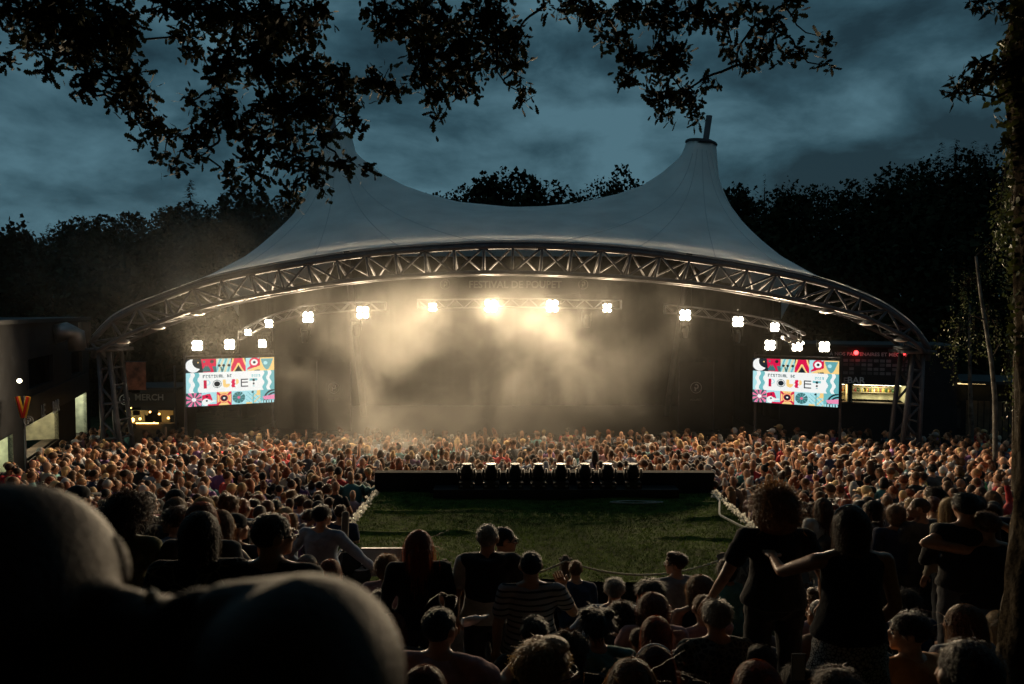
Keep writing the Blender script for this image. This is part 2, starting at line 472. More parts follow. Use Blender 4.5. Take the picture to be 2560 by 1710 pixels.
# small floods hung under the arch
def soffit_lamps():
    glass = mat('lamp_glass', (0.8, 0.8, 0.78), 0.15, noise=None)
    for i, (t, lab) in enumerate(((0.03, 'outermost'), (0.075, 'second from the tower'), (0.125, 'third from the tower'))):
        for side in (0, 1):
            tt = t if side == 0 else 1 - t
            p = (botc(tt) + botr(tt)) / 2 - np.array([0, 0.45, 0.10])
            where = 'merchandise' if side == 0 else 'bar'
            r = thing('arch_floodlight', f'small pale dish lamp under the arch on the {where} side, {lab}', 'lamp', tuple(p), group='dish lamps under the ends of the arch')
            mb = MB().tube([(0, 0, 0.10), (0, 0, 0.02), (0, 0, -0.05)], [0.06, 0.16, 0.24], 16)
            build(mb, 'shade', M_alu, r, True)
            build(MB().ell((0, 0, -0.05), (0.21, 0.21, 0.05), 14, 6), 'lens', glass, r, True)
            build(MB().tube([(0, 0, 0.1), (0, 0, 0.3)], 0.02, 6), 'bracket', M_dsteel, r)
soffit_lamps()
# ------------------------------------------------------------------ lettering helper
def text_mesh(txt, size=1.0, ex=0.0, align='CENTER', bold=0.0):
    cu = bpy.data.curves.new('lettering', 'FONT'); cu.body = txt; cu.size = size; cu.extrude = ex; cu.align_x = align; cu.align_y = 'CENTER'
    cu.resolution_u = 3; cu.offset = bold
    o = bpy.data.objects.new('lettering', cu); COL.objects.link(o)
    dg = bpy.context.evaluated_depsgraph_get(); me = bpy.data.meshes.new_from_object(o.evaluated_get(dg))
    bpy.data.objects.remove(o); bpy.data.curves.remove(cu)
    me.name = 'lettering'
    return me
def face_frame(origin, xdir, up=(0, 0, 1)):
    x = Vector(xdir).normalized(); u = Vector(up).normalized(); n = x.cross(u).normalized(); u = n.cross(x)
    M = Matrix.Identity(4)
    for i in range(3): M[i][0] = x[i]; M[i][1] = u[i]; M[i][2] = n[i]; M[i][3] = origin[i]
    return M
def put_text(txt, size, origin, xdir, m, parent, up=(0, 0, 1), ex=0.006, bold=0.0, name='lettering'):
    o = link(name, text_mesh(txt, size, ex, bold=bold), m)
    Mw = face_frame(origin, xdir, up)
    if parent is not None:
        o.parent = parent
        o.matrix_local = parent_matrix(parent).inverted() @ Mw
    else: o.matrix_world = Mw
    return o
def parent_matrix(p):
    from mathutils import Euler
    M = Matrix.Translation(p.location) @ p.rotation_euler.to_matrix().to_4x4()
    return parent_matrix(p.parent) @ M if p.parent else M
def wpart(mb, name, m, root, smooth=False):
    """a part given in world coordinates under an unrotated root"""
    o = build(mb, name, m, root, smooth); o.location = -Vector(root.location); return o
def p_roundel(c, r, xdir, m, root):
    """the ring-and-P roundel of the festival"""
    M = np.array(face_frame(c, xdir).to_3x3()); mb = MB()
    th = np.linspace(0, 2*math.pi, 41)
    def w(x, y, z=0.01): return M @ np.array([x, y, z]) + np.array(c)
    mb.tube([w(r*math.cos(t), r*math.sin(t)) for t in th], r*0.06, 6)
    wpart(mb, 'logo_ring', m, root)
    mb = MB()
    a = np.linspace(-0.9*math.pi, 0.75*math.pi, 18)
    mb.tube([w(r*(0.06+0.33*math.cos(t)), r*(0.22+0.36*math.sin(t))) for t in a], r*0.11, 6)
    mb.tube([w(-r*0.22, r*0.1), w(-r*0.1, -r*0.3), w(-r*0.16, -r*0.62)], [r*.10, r*.13, r*.2], 6)
    wpart(mb, 'logo_letter', m, root)

# ------------------------------------------------------------------ stage
SX0, SX1, SY0, SY1 = -9.7, 9.4, 27.5, 36.0
SZ = G(30) + 1.35
def drape(x0, y0, x1, y1, z0, z1, n=90, amp=0.09):
    P = np.zeros((2, n, 3)); d = np.array([x1-x0, y1-y0]); L = np.hypot(*d); nn = np.array([d[1], -d[0]]) / L
    for k in range(n):
        s = k/(n-1); a = amp*(math.sin(s*L*7.3) + 0.5*math.sin(s*L*3.1+1))
        q = np.array([x0, y0]) + d*s + nn*a
        P[0, k] = (q[0], q[1], z0); P[1, k] = (q[0], q[1], z1)
    return MB().grid(P)
def stage():
    r = thing('stage', 'dark concert stage hung with black drapes under the tent', 'stage', (0, SY0, G(30)))
    wpart(MB().box(((SX0+SX1)/2, (SY0+SY1)/2, (SZ+G(30))/2), (SX1-SX0, SY1-SY0, SZ-G(30))), 'deck', M_black, r)
    wpart(drape(SX0-2.5, SY1, SX1+2.5, SY1, G(30), 8.6), 'back_drape', M_drape, r, True)
    wpart(drape(-9.0, 28.8, -7.2, 28.5, SZ, 4.3, 30, 0.05), 'side_drape', M_drape, r, True)
    wpart(drape(6.7, 28.5, 8.4, 28.8, SZ, 4.3, 30, 0.05), 'side_drape', M_drape, r, True)
    wpart(drape(SX0-1.5, SY1, SX0-1.5, 31, SZ, 6.6, 40), 'side_drape', M_drape, r, True)
    wpart(drape(SX1+1.5, 31, SX1+1.5, SY1, SZ, 6.6, 40), 'side_drape', M_drape, r, True)
stage()
M_fade = mat('banner_print', (0.13, 0.13, 0.12), 0.8)
def header_banner():
    a = at(1085, 690, 28.0); b = at(1500, 735, 28.0)
    c = (a + b)/2
    r = thing('header_banner', 'black header banner reading FESTIVAL DE POUPET above the stage lights', 'banner', tuple(c))
    wpart(MB().box(c, (b[0]-a[0], 0.04, a[2]-b[2])), 'cloth', M_drape, r)
    put_text('FESTIVAL DE POUPET', 0.36, at(1288, 712, 27.96), (1, 0, 0), M_fade, r, bold=0.008)
    p_roundel(at(1113, 711, 27.95), 0.17, (1, 0, 0), M_fade, r)
    p_roundel(at(1458, 711, 27.95), 0.17, (1, 0, 0), M_fade, r)
header_banner()
def side_banner(px, lab):
    a = at(px-42, 905, 28.2); b = at(px+42, 1080, 28.2); c = (a+b)/2
    r = thing('stage_banner', lab, 'banner', (c[0], c[1], b[2]))
    wpart(MB().box(c, (b[0]-a[0], 0.05, a[2]-b[2])), 'cloth', M_drape, r)
    p_roundel(at(px, 969, 28.15), 0.2, (1, 0, 0), M_grey, r)
    put_text('POUPET', 0.12, at(px, 1000, 28.15), (1, 0, 0), M_fade, r)
    wpart(MB().tube([(a[0], 28.2, G(28)), (a[0], 28.2, a[2])], 0.03, 8), 'pole', M_dsteel, r)
    wpart(MB().tube([(b[0], 28.2, G(28)), (b[0], 28.2, a[2])], 0.03, 8), 'pole', M_dsteel, r)
side_banner(835, 'tall black banner with a white P roundel between the flower screen and the smoke')
side_banner(1740, 'tall black banner with a white P roundel between the smoke and the bar-side screen')

# lighting trusses
def box_truss(pts, w, lab, pitch=0.32):
    P = np.array(pts, float); base = P[0]
    r = thing('lighting_truss', lab, 'truss', tuple(base), group='aluminium lighting trusses over the stage')
    s = np.concatenate([[0], np.cumsum(np.linalg.norm(np.diff(P, axis=0), axis=1))])
    def pt(t): return np.array([np.interp(t, s, P[:, k]) for k in range(3)])
    offs = [np.array([0, -w/2, w/2]), np.array([0, w/2, w/2]), np.array([0, -w/2, -w/2]), np.array([0, w/2, -w/2])]
    for o in offs:
        wpart(MB().tube([pt(t)+o for t in np.linspace(0, s[-1], 14)], 0.026, 8), 'chord', M_alu, r, True)
    n = int(s[-1]/pitch)
    for face in ((0, 2), (1, 3), (0, 1)):
        for k in range(n):
            a, b = pt(k*pitch), pt((k+1)*pitch)
            f = face if k % 2 == 0 else face[::-1]
            wpart(MB().tube([a+offs[f[0]], b+offs[f[1]]], 0.014, 5), 'lacing', M_alu, r)
    for t in (0.0, s[-1]):
        mb = MB(); p = pt(t)
        for i, j in ((0, 1), (1, 3), (3, 2), (2, 0)): mb.tube([p+offs[i], p+offs[j]], 0.02, 6)
        wpart(mb, 'end_frame', M_alu, r)
    for t in (s[-1]*0.2, s[-1]*0.8):
        p = pt(t); wpart(MB().tube([p + np.array([0, 0, w/2]), p + np.array([0, 0.1, 1.6])], 0.012, 5), 'hanging_cable', M_black, r)
DL = 26.0
box_truss([at(600, 838, DL-.6), at(660, 805, DL-.2), at(760, 775, DL), at(880, 766, DL+.2), at(965, 765, DL+.3)], 0.29, 'lighting truss curving over the flower screen towards the smoke')
box_truss([at(1045, 760, DL+.3), at(1300, 757, DL+.3), at(1552, 762, DL+.3)], 0.29, 'straight lighting truss in the smoke above centre stage')
box_truss([at(1662, 772, DL+.3), at(1760, 782, DL+.2), at(1860, 797, DL), at(1950, 815, DL-.3), at(1998, 838, DL-.6)], 0.29, 'lighting truss curving over the bar-side screen')

# blinders: four cells each, warm white
M_cell = emat('lit_lamp_cell', (1.0, 0.90, 0.68), 60.0)
WARM = (1.0, 0.76, 0.48)
LAMP_W = 1100.0
def blinder(px, py, d, lab, size=0.36, power=1.0, yaw=0.0, aim=None):
    p = at(px, py, d)
    r = thing('blinder_lamp', lab, 'stage lamp', tuple(p), group='lit warm four-cell lamps over the stage')
    h = size/2
    build(MB().box((0, 0.09, 0), (size+0.06, 0.14, size+0.06)), 'housing', M_black, r)
    for sx in (-1, 1):
        for sz in (-1, 1):
            c = (sx*h/2, 0.0, sz*h/2)
            mb = MB().tube([(c[0], 0.02, c[2]), (c[0], -0.035, c[2])], [h*0.40, h*0.50], 14, caps=False)
            o = build(mb, 'reflector', M_alu, r)
            build(MB().ell((c[0], 0.0, c[2]), (h*0.49, 0.035, h*0.49), 12, 8), 'bulb', M_cell, o, True)
    build(MB().tube([(-h-.05, 0.09, 0), (-h-.05, 0.09, h+.16), (h+.05, 0.09, h+.16), (h+.05, 0.09, 0)], 0.015, 6), 'yoke', M_black, r)
    ld = bpy.data.lights.new('blinder_beam', 'SPOT'); ld.energy = LAMP_W*power; ld.color = WARM
    ld.spot_size = math.radians(165); ld.spot_blend = 1.0; ld.shadow_soft_size = 0.12
    lo = bpy.data.objects.new('blinder_beam', ld); COL.objects.link(lo); lo.parent = r; lo.location = (0, -0.12, 0)
    tgt = Vector(aim if aim else (p[0]*0.35, 8.0, 2.2)); v = tgt - Vector(p)
    lo.rotation_euler = v.to_track_quat('-Z', 'Y').to_euler()
BL = [(493, 864, 25.4, 'lit four-cell lamp above the flower screen, outermost of three', .33, .9),
      (574, 861, 25.6, 'lit four-cell lamp above the middle of the flower screen', .33, .9),
      (656, 859, 26.0, 'lit four-cell lamp above the flower screen corner nearest the stage', .26, .6),
      (672, 809, 25.8, 'lit four-cell lamp at the bend of the truss over the flower screen', .26, .8),
      (620, 831, 25.4, 'small lit lamp at the outer end of the curved truss', .2, .5),
      (770, 793, 26.0, 'large lit four-cell lamp midway along the curved truss near the merchandise side', .36, 1.0),
      (907, 781, 26.0, 'large lit lamp glowing at the edge of the smoke near the truss end', .4, 1.15),
      (1082, 768, 26.2, 'small lit lamp at the start of the middle truss in smoke', .26, .7),
      (1227, 765, 26.0, 'large lit lamp on the middle truss above the brightest smoke', .4, 1.1),
      (1381, 765, 26.0, 'large lit lamp under the lettering, second brightest in the smoke', .4, 1.1),
      (1518, 770, 26.2, 'small lit lamp at the far end of the middle truss', .28, .8),
      (1713, 788, 26.0, 'lit four-cell lamp at the inner end of the bar-side truss', .36, 1.0),
      (1845, 804, 25.8, 'lit four-cell lamp midway along the bar-side truss', .34, 1.0),
      (1937, 818, 25.6, 'lit lamp at the bend of the bar-side truss', .28, .8),
      (1925, 863, 25.8, 'lit four-cell lamp above the bar-side screen, nearest the stage', .33, .9),
      (1993, 865, 25.6, 'lit four-cell lamp above the middle of the bar-side screen', .33, .9),
      (2061, 867, 25.4, 'lit four-cell lamp above the bar-side screen, outermost of three', .33, .9)]
for b in BL: blinder(*b[:4], size=b[4], power=b[5])

# hanging moving heads and par cans
M_dglass = mat('dark_glass', (0.05, 0.05, 0.06), 0.1)
def hanging_head(px, py, d, lab, tilt=0.0):
    p = at(px, py, d)
    r = thing('hanging_spotlight', lab, 'spotlight', tuple(p), group='unlit spotlights hanging from the trusses')
    build(MB().box((0, 0, 0.32), (0.30, 0.22, 0.14)), 'base', M_black, r)
    for s in (-1, 1): build(MB().box((s*0.16, 0, 0.12), (0.05, 0.14, 0.32)), 'yoke_arm', M_black, r)
    Mt = Matrix.Rotation(tilt, 3, 'X')
    lh = build(MB().tube([Mt @ Vector((0, 0, 0.16)), Mt @ Vector((0, 0, 0.05)), Mt @ Vector((0, 0, -0.2)), Mt @ Vector((0, 0, -0.26))], [.09, .125, .115, .09], 14), 'lamp_head', M_black, r, True)
    build(MB().ell(Mt @ Vector((0, 0, -0.25)), (0.08, 0.08, 0.02), 12, 6), 'lens', M_dglass, lh, True)
for a in [(668, 850, 26.1, 'unlit black spotlight hanging beside the flower screen', .2), (762, 838, 26.1, 'unlit black spotlight under the large lamp of the curved truss', .1),
          (890, 822, 26.2, 'unlit black spotlight at the smoke edge under the truss end', .3), (1715, 828, 26.1, 'unlit black spotlight under the inner lamp of the bar-side truss', .2),
          (1843, 838, 26.0, 'unlit black spotlight hanging midway along the bar-side truss', .15), (1945, 856, 25.9, 'unlit black spotlight hanging above the bar-side screen', .1),
          (1468, 800, 26.3, 'unlit black spotlight in the smoke under the middle truss end', .3)]:
    hanging_head(*a)
for k, (px, py) in enumerate([(1953, 842), (1968, 836), (1985, 848), (1990, 826), (1972, 850)]):
    p = at(px, py, 25.5)
    r = thing('par_can', ['slim unlit par can closest to the stage in the cluster at the bar-side truss end', 'slim unlit par can hanging high in the cluster at the bar-side truss end', 'slim lit par can of the cluster pointing down at the bar-side screen', 'topmost unlit par can of the cluster at the bar-side truss end', 'lowest lit par can of the cluster above the bar-side screen'][k], 'spotlight', tuple(p), group='chrome par cans at the truss end')
    dr = np.array([0.22, -0.15, -0.12])
    build(MB().tube([(0, 0, 0), dr*0.5, dr], [0.05, 0.065, 0.07], 12, caps=True), 'can', M_alu, r, True)
    build(MB().ell(dr*1.02, (0.055, 0.03, 0.055), 10, 6), 'lens', M_cell if k in (2, 4) else M_alu, r, True)
    build(MB().tube([(0.05, 0, 0), (0.05, 0, 0.2)], 0.01, 5), 'bracket', M_black, r)

# ------------------------------------------------------------------ LED screens
def screen_art(W=240, H=126):
    """colours of the screen picture, one per LED cell"""
    A = np.zeros((H, W, 3)); X, Y = np.meshgrid((np.arange(W)+.5)/W, (np.arange(H)+.5)/H)
    def hx(s): return np.array([(int(s[i:i+2], 16)/255.0)**2.2 for i in (0, 2, 4)])
    WHT, TEAL, LT, DK, RED, YEL, PNK, GRN = hx('eef0ee'), hx('6fb7bd'), hx('a9dce2'), hx('17242c'), hx('d4124a'), hx('f4cd83'), hx('e98bb0'), hx('3d6f70')
    A[:] = WHT
    def put(m, c): A[m] = c
    r1, r2 = 0.285, 0.715
    cw = 1/6.0
    def cell(i, row):
        y0, y1 = (0, r1) if row == 0 else (r2, 1)
        m = (X >= i*cw) & (X < (i+1)*cw) & (Y >= y0) & (Y < y1)
        return m, (X-i*cw)/cw, (Y-y0)/(y1-y0)
    def disc(u, v, cx, cy, r): return (u-cx)**2 + (v-cy)**2 < r*r
    # row 1
    m, u, v = cell(0, 0); put(m, DK); put(m & disc(u, v, .48, .48, .5) & ~disc(u, v, .95, .2, .52), WHT); put(m & disc(u, v, .8, .25, .05), YEL)
    m, u, v = cell(1, 0); put(m, RED); put(m & (np.abs(u-.35) < .28*np.clip((v-.35)*2.2, 0, 1)*(v < .95)) & ((v-.35) > .25*np.abs(np.sin(u*22))), GRN)
    put(m & disc(u, v, .72, .2, .13), DK); put(m & disc(u, v, .2, .2, .08), GRN); put(m & (u > .72) & (v > .55) & (u-v*.3 > .55), GRN); put(m & ((u < .12*(v)) | (u > .97)), DK)
    m, u, v = cell(2, 0); put(m, LT); put(m & (np.sin(u*16+v*5) > .35), YEL*0.6+LT*0.4); put(m & (np.sin(u*16+v*5) < -.6), TEAL)
    for cx in (.2, .5, .85): put(m & disc(u, v, cx, .52, .1), DK)
    put(m & (np.abs(u-.4-.25*np.sign(u-.4)*(1-v)) < .05) & (v > .6), GRN)
    m, u, v = cell(3, 0); put(m, DK); q = np.abs(u-.5) + .0*v; a = .14+.42*v**1.6
    put(m & (np.abs(q-a) < .28), YEL); put(m & (np.abs(q-a) < .16), RED); put(m & (q < .14) & (v < .35), RED); put(m & (q < .3*(v-.75)), DK)
    m, u, v = cell(4, 0); put(m, LT); put(m & (v > 1.05-.55*u) , YEL); put(m & (v > .9-.9*u) & (v < .95-.35*u) & (u > .1), RED); put(m & disc(u, v, .62, .35, .38), RED)
    put(m & disc(u, v, .6, .35, .24), WHT); put(m & disc(u, v, .6, .35, .1), DK); put(m & (v > .97-.05*u) & (u > .6), DK)
    m, u, v = cell(5, 0); put(m, YEL); put(m & (np.abs(u-.48) < .44*np.clip(1-((v-.1)/.85), 0, 1)**.55) & (v > .08), TEAL*0.75); put(m & disc(u, v, .38, .42, .14), LT)
    # row 3
    m, u, v = cell(0, 1); put(m, GRN*0.6); th = np.arctan2(v-.5, u-.5); rr = np.hypot(u-.5, v-.5)
    put(m & (np.cos(th*9) > -.15) & (rr < .62), PNK); put(m & (np.cos(th*9) > .8) & (rr < .5), RED*0.6+PNK*.4); put(m & (rr < .15), WHT)
    m, u, v = cell(1, 1); put(m, LT); put(m & (v < .62+.1*np.sin(u*20)) & (u < .85-.3*(1-v)) & (u > .02) & (v > .1+.25*np.abs(u-.45)), RED)
    put(m & disc(u, v, .3, .72, .27), WHT); put(m & (v > .6) & (v < .85-.25*(u-.3)) & (u > .3) & (u < .95), WHT); put(m & disc(u, v, .34, .62, .07), DK); put(m & (v > .88) & (u > .4), RED); put(m & disc(u, v, .35, .3, .07), DK)
    m, u, v = cell(2, 1); put(m, YEL); put(m & ((np.abs(u-v) < .1) | (np.abs(u+v-1) < .1)), RED); put(m & (np.abs(rr0(u, v)-.33) < .08), RED) if False else None
    r0 = np.hypot(u-.5, v-.48); put(m & (r0 < .36), RED); put(m & (np.abs(r0-.3) < .03), YEL); put(m & (r0 < .22), DK); put(m & (r0 < .07), WHT); put(m & ((u < .06) | (u > .94)), RED)
    m, u, v = cell(3, 1); put(m, LT); r0 = np.hypot(u-.5, v-.48); t0 = np.arctan2(v-.48, u-.5); put(m & (r0 < .43), GRN); put(m & (r0 < .43) & (np.cos(t0*10) > .88), TEAL)
    put(m & (r0 < .46) & (np.abs(t0+.75) < .1), LT); put(m & (r0 < .1), RED*.5+PNK*.5)
    m, u, v = cell(4, 1); put(m, LT); put(m & (np.sin((u+v)*14) > .7) & (u > .4), YEL); put(m & (np.abs(np.sin((u-v)*10)) < .25) & (v > .1), TEAL); put(m & (np.abs(u-.5) < .04), TEAL)
    put(m & disc(u, v, .45, .12, .07), DK); put(m & (u > .75) & (v < .4), YEL); put(m & (v > .9) & (u < .4), YEL)
    m, u, v = cell(5, 1); put(m, TEAL); rr2 = np.hypot(u-1.0, v-.75); put(m & (np.abs(rr2-.72) < .06), DK); put(m & (np.abs(rr2-.5) < .06), DK)
    put(m & (v > .38+.15*(1-u)) & (v < .75) & (u > .1+.5*(v-.4)), PNK); put(m & (v > .8) & (np.sin(u*34) > .5) & (u > .2), DK); put(m & (v > .8) & (np.sin(u*34) <= .5), LT)
    # wavy bands at the ends of the middle strip
    mid = (Y >= r1) & (Y < r2); w = .012*np.sin((Y-r1)*30)
    put(mid & (X < .135+w), TEAL); put(mid & (X < .085+w) & (X > .04+w), WHT); put(mid & (X < .04+w), LT)
    put(mid & (X > .87+w), TEAL); put(mid & (X > .915+w) & (X < .955+w), WHT); put(mid & (X >= .955+w), TEAL*.9)
    FONT = {'F': '111100110100100', 'E': '111100110100111', 'S': '111100111001111', 'T': '111010010010010', 'I': '111010010010111', 'V': '101101101101010', 'A': '111101111101101',
            'L': '100100100100111', 'D': '110101101101110', '2': '111001111100111', '0': '111101101101111', '3': '111001111001111', ' ': '0'*15}
    def word(s, x0, y0, sx, sy, col):
        for k, ch in enumerate(s):
            g = FONT[ch]
            for j in range(5):
                for i in range(3):
                    if g[j*3+i] == '1':
                        xa = x0+(k*4.2+i)*sx; ya = y0+j*sy
                        put((X >= xa) & (X < xa+sx*1.05) & (Y >= ya) & (Y < ya+sy*1.05), col)
    word('FESTIVAL DE', .185, .345, .0071, .0125, GRN*0.5)
    word('2023', .735, .365, .0062, .0115, TEAL*1.1)
    y0, y1 = .455, .625
    def L(x0, x1): return (X >= x0) & (X < x1) & (Y >= y0) & (Y < y1), (X-x0)/(x1-x0), (Y-y0)/(y1-y0)
    m, u, v = L(.19, .27); put(m & (u < .42), RED*.8); put(m & (u >= .42) & (np.abs(np.hypot((u-.42)*1.1, (v-.3)*1.6)-.5) < .08), LT)
    m, u, v = L(.29, .39); r0 = np.hypot(u-.5, v-.5); put(m & (r0 < .5), GRN*.5); put(m & (r0 < .44), WHT); put(m & (r0 < .34), DK)
    m, u, v = L(.405, .485); r0 = np.hypot(u-.5, (v-.4)); put(m & (r0 < .6) & (v > .5), YEL); put(m & (u < .4) & (v < .6), YEL); put(m & (u > .45) & (v < .55), WHT)
    m, u, v = L(.50, .59); put(m & (np.abs(u-.25-.06*np.sin(v*14)) < .22), RED); put(m & (u > .6) & (np.hypot((u-.6)*1.1, v-.3) < .38), YEL)
    m, u, v = L(.61, .69); put(m & ((u < .16) | (v < .13) | ((v > .38) & (v < .52)) | (v > .87)), DK)
    m, u, v = L(.71, .80); put(m & (v < .28), TEAL); put(m & disc(u, v*1.0, .52, .2, .16), DK); put(m & disc(u, v, .52, .64, .13), DK); put(m & (v > .93) & (np.abs(u-.5) < .12), TEAL)
    return A
def screens():
    A = screen_art(); H, W = A.shape[:2]
    gx, gz = np.meshgrid(np.linspace(-.5, .5, W+1), np.linspace(.5, -.5, H+1))
    # one quad per LED cell, colour per face
    idx = np.arange((W+1)*(H+1)).reshape(H+1, W+1)
    F = np.stack([idx[:-1, :-1], idx[1:, :-1], idx[1:, 1:], idx[:-1, 1:]], -1).reshape(-1, 4)
    me = bpy.data.meshes.new('led_cells')
    V = np.stack([gx, np.zeros_like(gx), gz], -1).reshape(-1, 3)
    me.from_pydata(V.tolist(), [], F.tolist())
    ca = me.color_attributes.new('Col', 'FLOAT_COLOR', 'CORNER')
    C = np.repeat(A.reshape(-1, 3), 4, axis=0); C = np.concatenate([C, np.ones((len(C), 1))], 1)
    ca.data.foreach_set('color', C.astype(np.float32).ravel())
    m = emat('led_panel', (1, 1, 1), 1.05, attr='Col', sample=True); me.materials.append(m)
    specs = [((464, 900, 1019, 25.3), (685, 892, 1004, 26.7), 'bright LED screen of flower tiles on the merchandise side of the stage'),
             ((1883, 896, 1005, 26.8), (2098, 902, 1018, 25.2), 'bright LED screen of flower tiles on the bar side of the stage')]
    for (xl, yt, yb, dl), (xr, yt2, yb2, dr), lab in specs:
        TL, BL_, TR, BR = at(xl, yt, dl), at(xl, yb, dl), at(xr, yt2, dr), at(xr, yb2, dr)
        zt = (TL[2]+TR[2])/2; zb = (BL_[2]+BR[2])/2
        w = math.hypot(TR[0]-TL[0], TR[1]-TL[1]); h = zt-zb
        c = Vector(((TL[0]+TR[0])/2, (TL[1]+TR[1])/2, (zt+zb)/2)); ang = math.atan2(TR[1]-TL[1], TR[0]-TL[0])
        r = thing('led_screen', lab, 'screen', tuple(c), ang, 'pair of LED screens beside the stage')
        o = link('display', me, None, r); o.scale = (w, 1, h)
        build(MB().box((0, 0.09, 0), (w+0.03, 0.16, h+0.03)), 'cabinet', M_black, r)
        build(MB().tube([(-w/2, 0.09, h/2+.1), (w/2, 0.09, h/2+.1)], 0.03, 8), 'hanging_bar', M_dsteel, r)
        for s in (-1, 1): build(MB().tube([(s*w*.35, .09, h/2), (s*w*.35, .09, h/2+0.5)], 0.015, 6), 'hanging_cable', M_black, r)
        side = -1 if c.x < 0 else 1
        for s in (-1, 1):
            build(MB().tube([(s*w*.5, .3, h/2+.2), (s*w*.5, .3, -(c.z-G(26)))], 0.045, 8), 'post', M_dsteel, r)
screens()
# ------------------------------------------------------------------ turf-roofed control booth in the crowd
BX0, BX1, BY0, BY1 = -2.6, 3.85, 9.75, 14.55
BZ = CAMZ - 3.5
M_turf = mat('turf', (0.055, 0.080, 0.016), 0.95, noise=(7, 0.6), bump=(60, 1.0), spec=0.05)
M_fringe = mat('turf_backing', (0.75, 0.74, 0.66), 0.8, noise=(20, 0.3), trans=0.5)
M_cable = mat('cable_sheath', (0.02, 0.02, 0.02), 0.4)
M_wcable = mat('pale_cable_sheath', (0.35, 0.34, 0.30), 0.4)
def wrinkle(x, y):
    z = 0.02*math.sin(1.3*x+2.1*y) + 0.012*math.sin(3.1*x-1.2*y)
    for (y0, a, sl, w, x0, x1) in ((11.9, .045, .02, .05, -2.6, -0.6), (13.2, .03, -.05, .05, -2.6, .2), (13.75, .03, .03, .04, -2.6, -.8), (13.6, .035, .06, .05, 2.6, 3.9), (12.7, .04, .08, .05, 2.8, 3.9), (11.6, .04, -.1, .04, 2.2, 3.9), (12.2, .03, .35, .04, .8, 2.0)):
        if x0 <= x <= x1: z += a*math.exp(-((y-y0-sl*(x-x0))/w)**2)*min(1, (x-x0+.05)*4)*min(1, (x1-x+.05)*4)
    return z
def booth():
    r = thing('control_booth', 'low booth in the crowd with an artificial turf roof and black front beam', 'booth', ((BX0+BX1)/2, BY0, G(BY0)-.2))
    zg = G(BY1)-.3
    wpart(MB().box(((BX0+BX1)/2, (BY0+BY1)/2, (zg+BZ-.06)/2), (BX1-BX0, BY1-BY0, BZ-.06-zg)), 'wall', M_black, r)
    nx, ny = 130, 100
    P = np.zeros((ny, nx, 3))
    for i, y in enumerate(np.linspace(BY0, BY1, ny)):
        for j, x in enumerate(np.linspace(BX0, BX1, nx)):
            P[i, j] = (x, y, BZ + wrinkle(x, y))
    wpart(MB().grid(P), 'turf', M_turf, r, True)
    # beam and riser along the far edge
    wpart(MB().box(((BX0+BX1)/2, BY1+.12, BZ+.16), (BX1-BX0+.1, .22, .46)), 'front_beam', M_drape, r)
    wpart(MB().box(((BX0+BX1)/2+.2, BY1-.28, BZ+.09), (4.6, .4, .16)), 'riser', M_black, r)
    # frayed pale backing along both sides
    for x, nm in ((BX0, 'fringe'), (BX1, 'fringe')):
        mb = MB(); rr = random.Random(3)
        for k in range(330):
            y = rr.uniform(BY0+1.3 if x < 0 else BY0+1.6, BY1-.1); s = rr.uniform(.03, .085)
            c = np.array([x + rr.gauss(0, .03), y, BZ + rr.uniform(.0, .09)])
            a = rr.uniform(0, 6.3); u = np.array([math.cos(a), math.sin(a), rr.uniform(-.4, .6)])*s*.35; v = np.array([rr.uniform(-.3, .3), rr.uniform(-.4, .4), 1.0])*s*.55
            mb.quads([[c-u, c+u, c+u*.6+v, c-u*.8+v*.8]])
        o = wpart(mb, nm, M_fringe, r); o['kind'] = 'stuff'
    # blades
    mb = MB(); rs = np.random.RandomState(5); n = 26000
    x = rs.uniform(BX0, BX1, n); y = rs.uniform(BY0, BY1, n)
    z = np.array([wrinkle(a, b) for a, b in zip(x, y)]) + BZ
    a = rs.uniform(0, 6.28, n); h = rs.uniform(.018, .04, n); w = .006
    p0 = np.stack([x+np.cos(a)*w, y+np.sin(a)*w, z], 1); p1 = np.stack([x-np.cos(a)*w, y-np.sin(a)*w, z], 1)
    p2 = np.stack([x+rs.normal(0, .012, n), y+rs.normal(0, .012, n), z+h], 1)
    V = np.stack([p0, p1, p2], 1)
    mb.quads(V)
    o = wpart(mb, 'turf_blades', mat('turf_blade', (0.085, 0.130, 0.022), 0.8, noise=(2, .6), spec=.1, trans=.2), r); o['kind'] = 'stuff'
booth()
def moving_head(px, k):
    d = BY1-.28; p = at(px, 1220, d); p[2] = BZ + .17
    words_ = ['first', 'second', 'third', 'fourth', 'fifth', 'sixth', 'seventh', 'last'][k]
    lab = f'black moving-head light on the turf booth, {words_} of eight counting from the grey board side'
    r = thing('moving_head_light', lab, 'spotlight', tuple(p), group='row of moving-head lights on the booth')
    build(MB().box((0, 0, .055), (.30, .22, .11)).box((0, 0, .125), (.16, .16, .03)), 'base', M_black, r)
    for s in (-1, 1):
        build(MB().tube([(s*.06, 0, .14), (s*.135, 0, .17), (s*.155, 0, .24), (s*.15, 0, .36)], [[.05, .025], [.055, .03], [.06, .028], [.05, .02]], 8, xref=(0, 1, 0)), 'yoke_arm', M_black, r, True)
    lh = build(MB().tube([(0, 0, .15), (0, 0, .20), (0, 0, .33), (0, 0, .40), (0, 0, .43)], [.06, .105, .115, .095, .085], 18), 'lamp_head', M_black, r, True)
    build(MB().tube([(0, 0, .425), (0, 0, .455)], [.092, .092], 18), 'lens_ring', M_alu, lh)
    for s in (-1, 1): build(MB().box((s*.10, -.115, .05), (.05, .01, .03)), 'handle', M_alu, r)
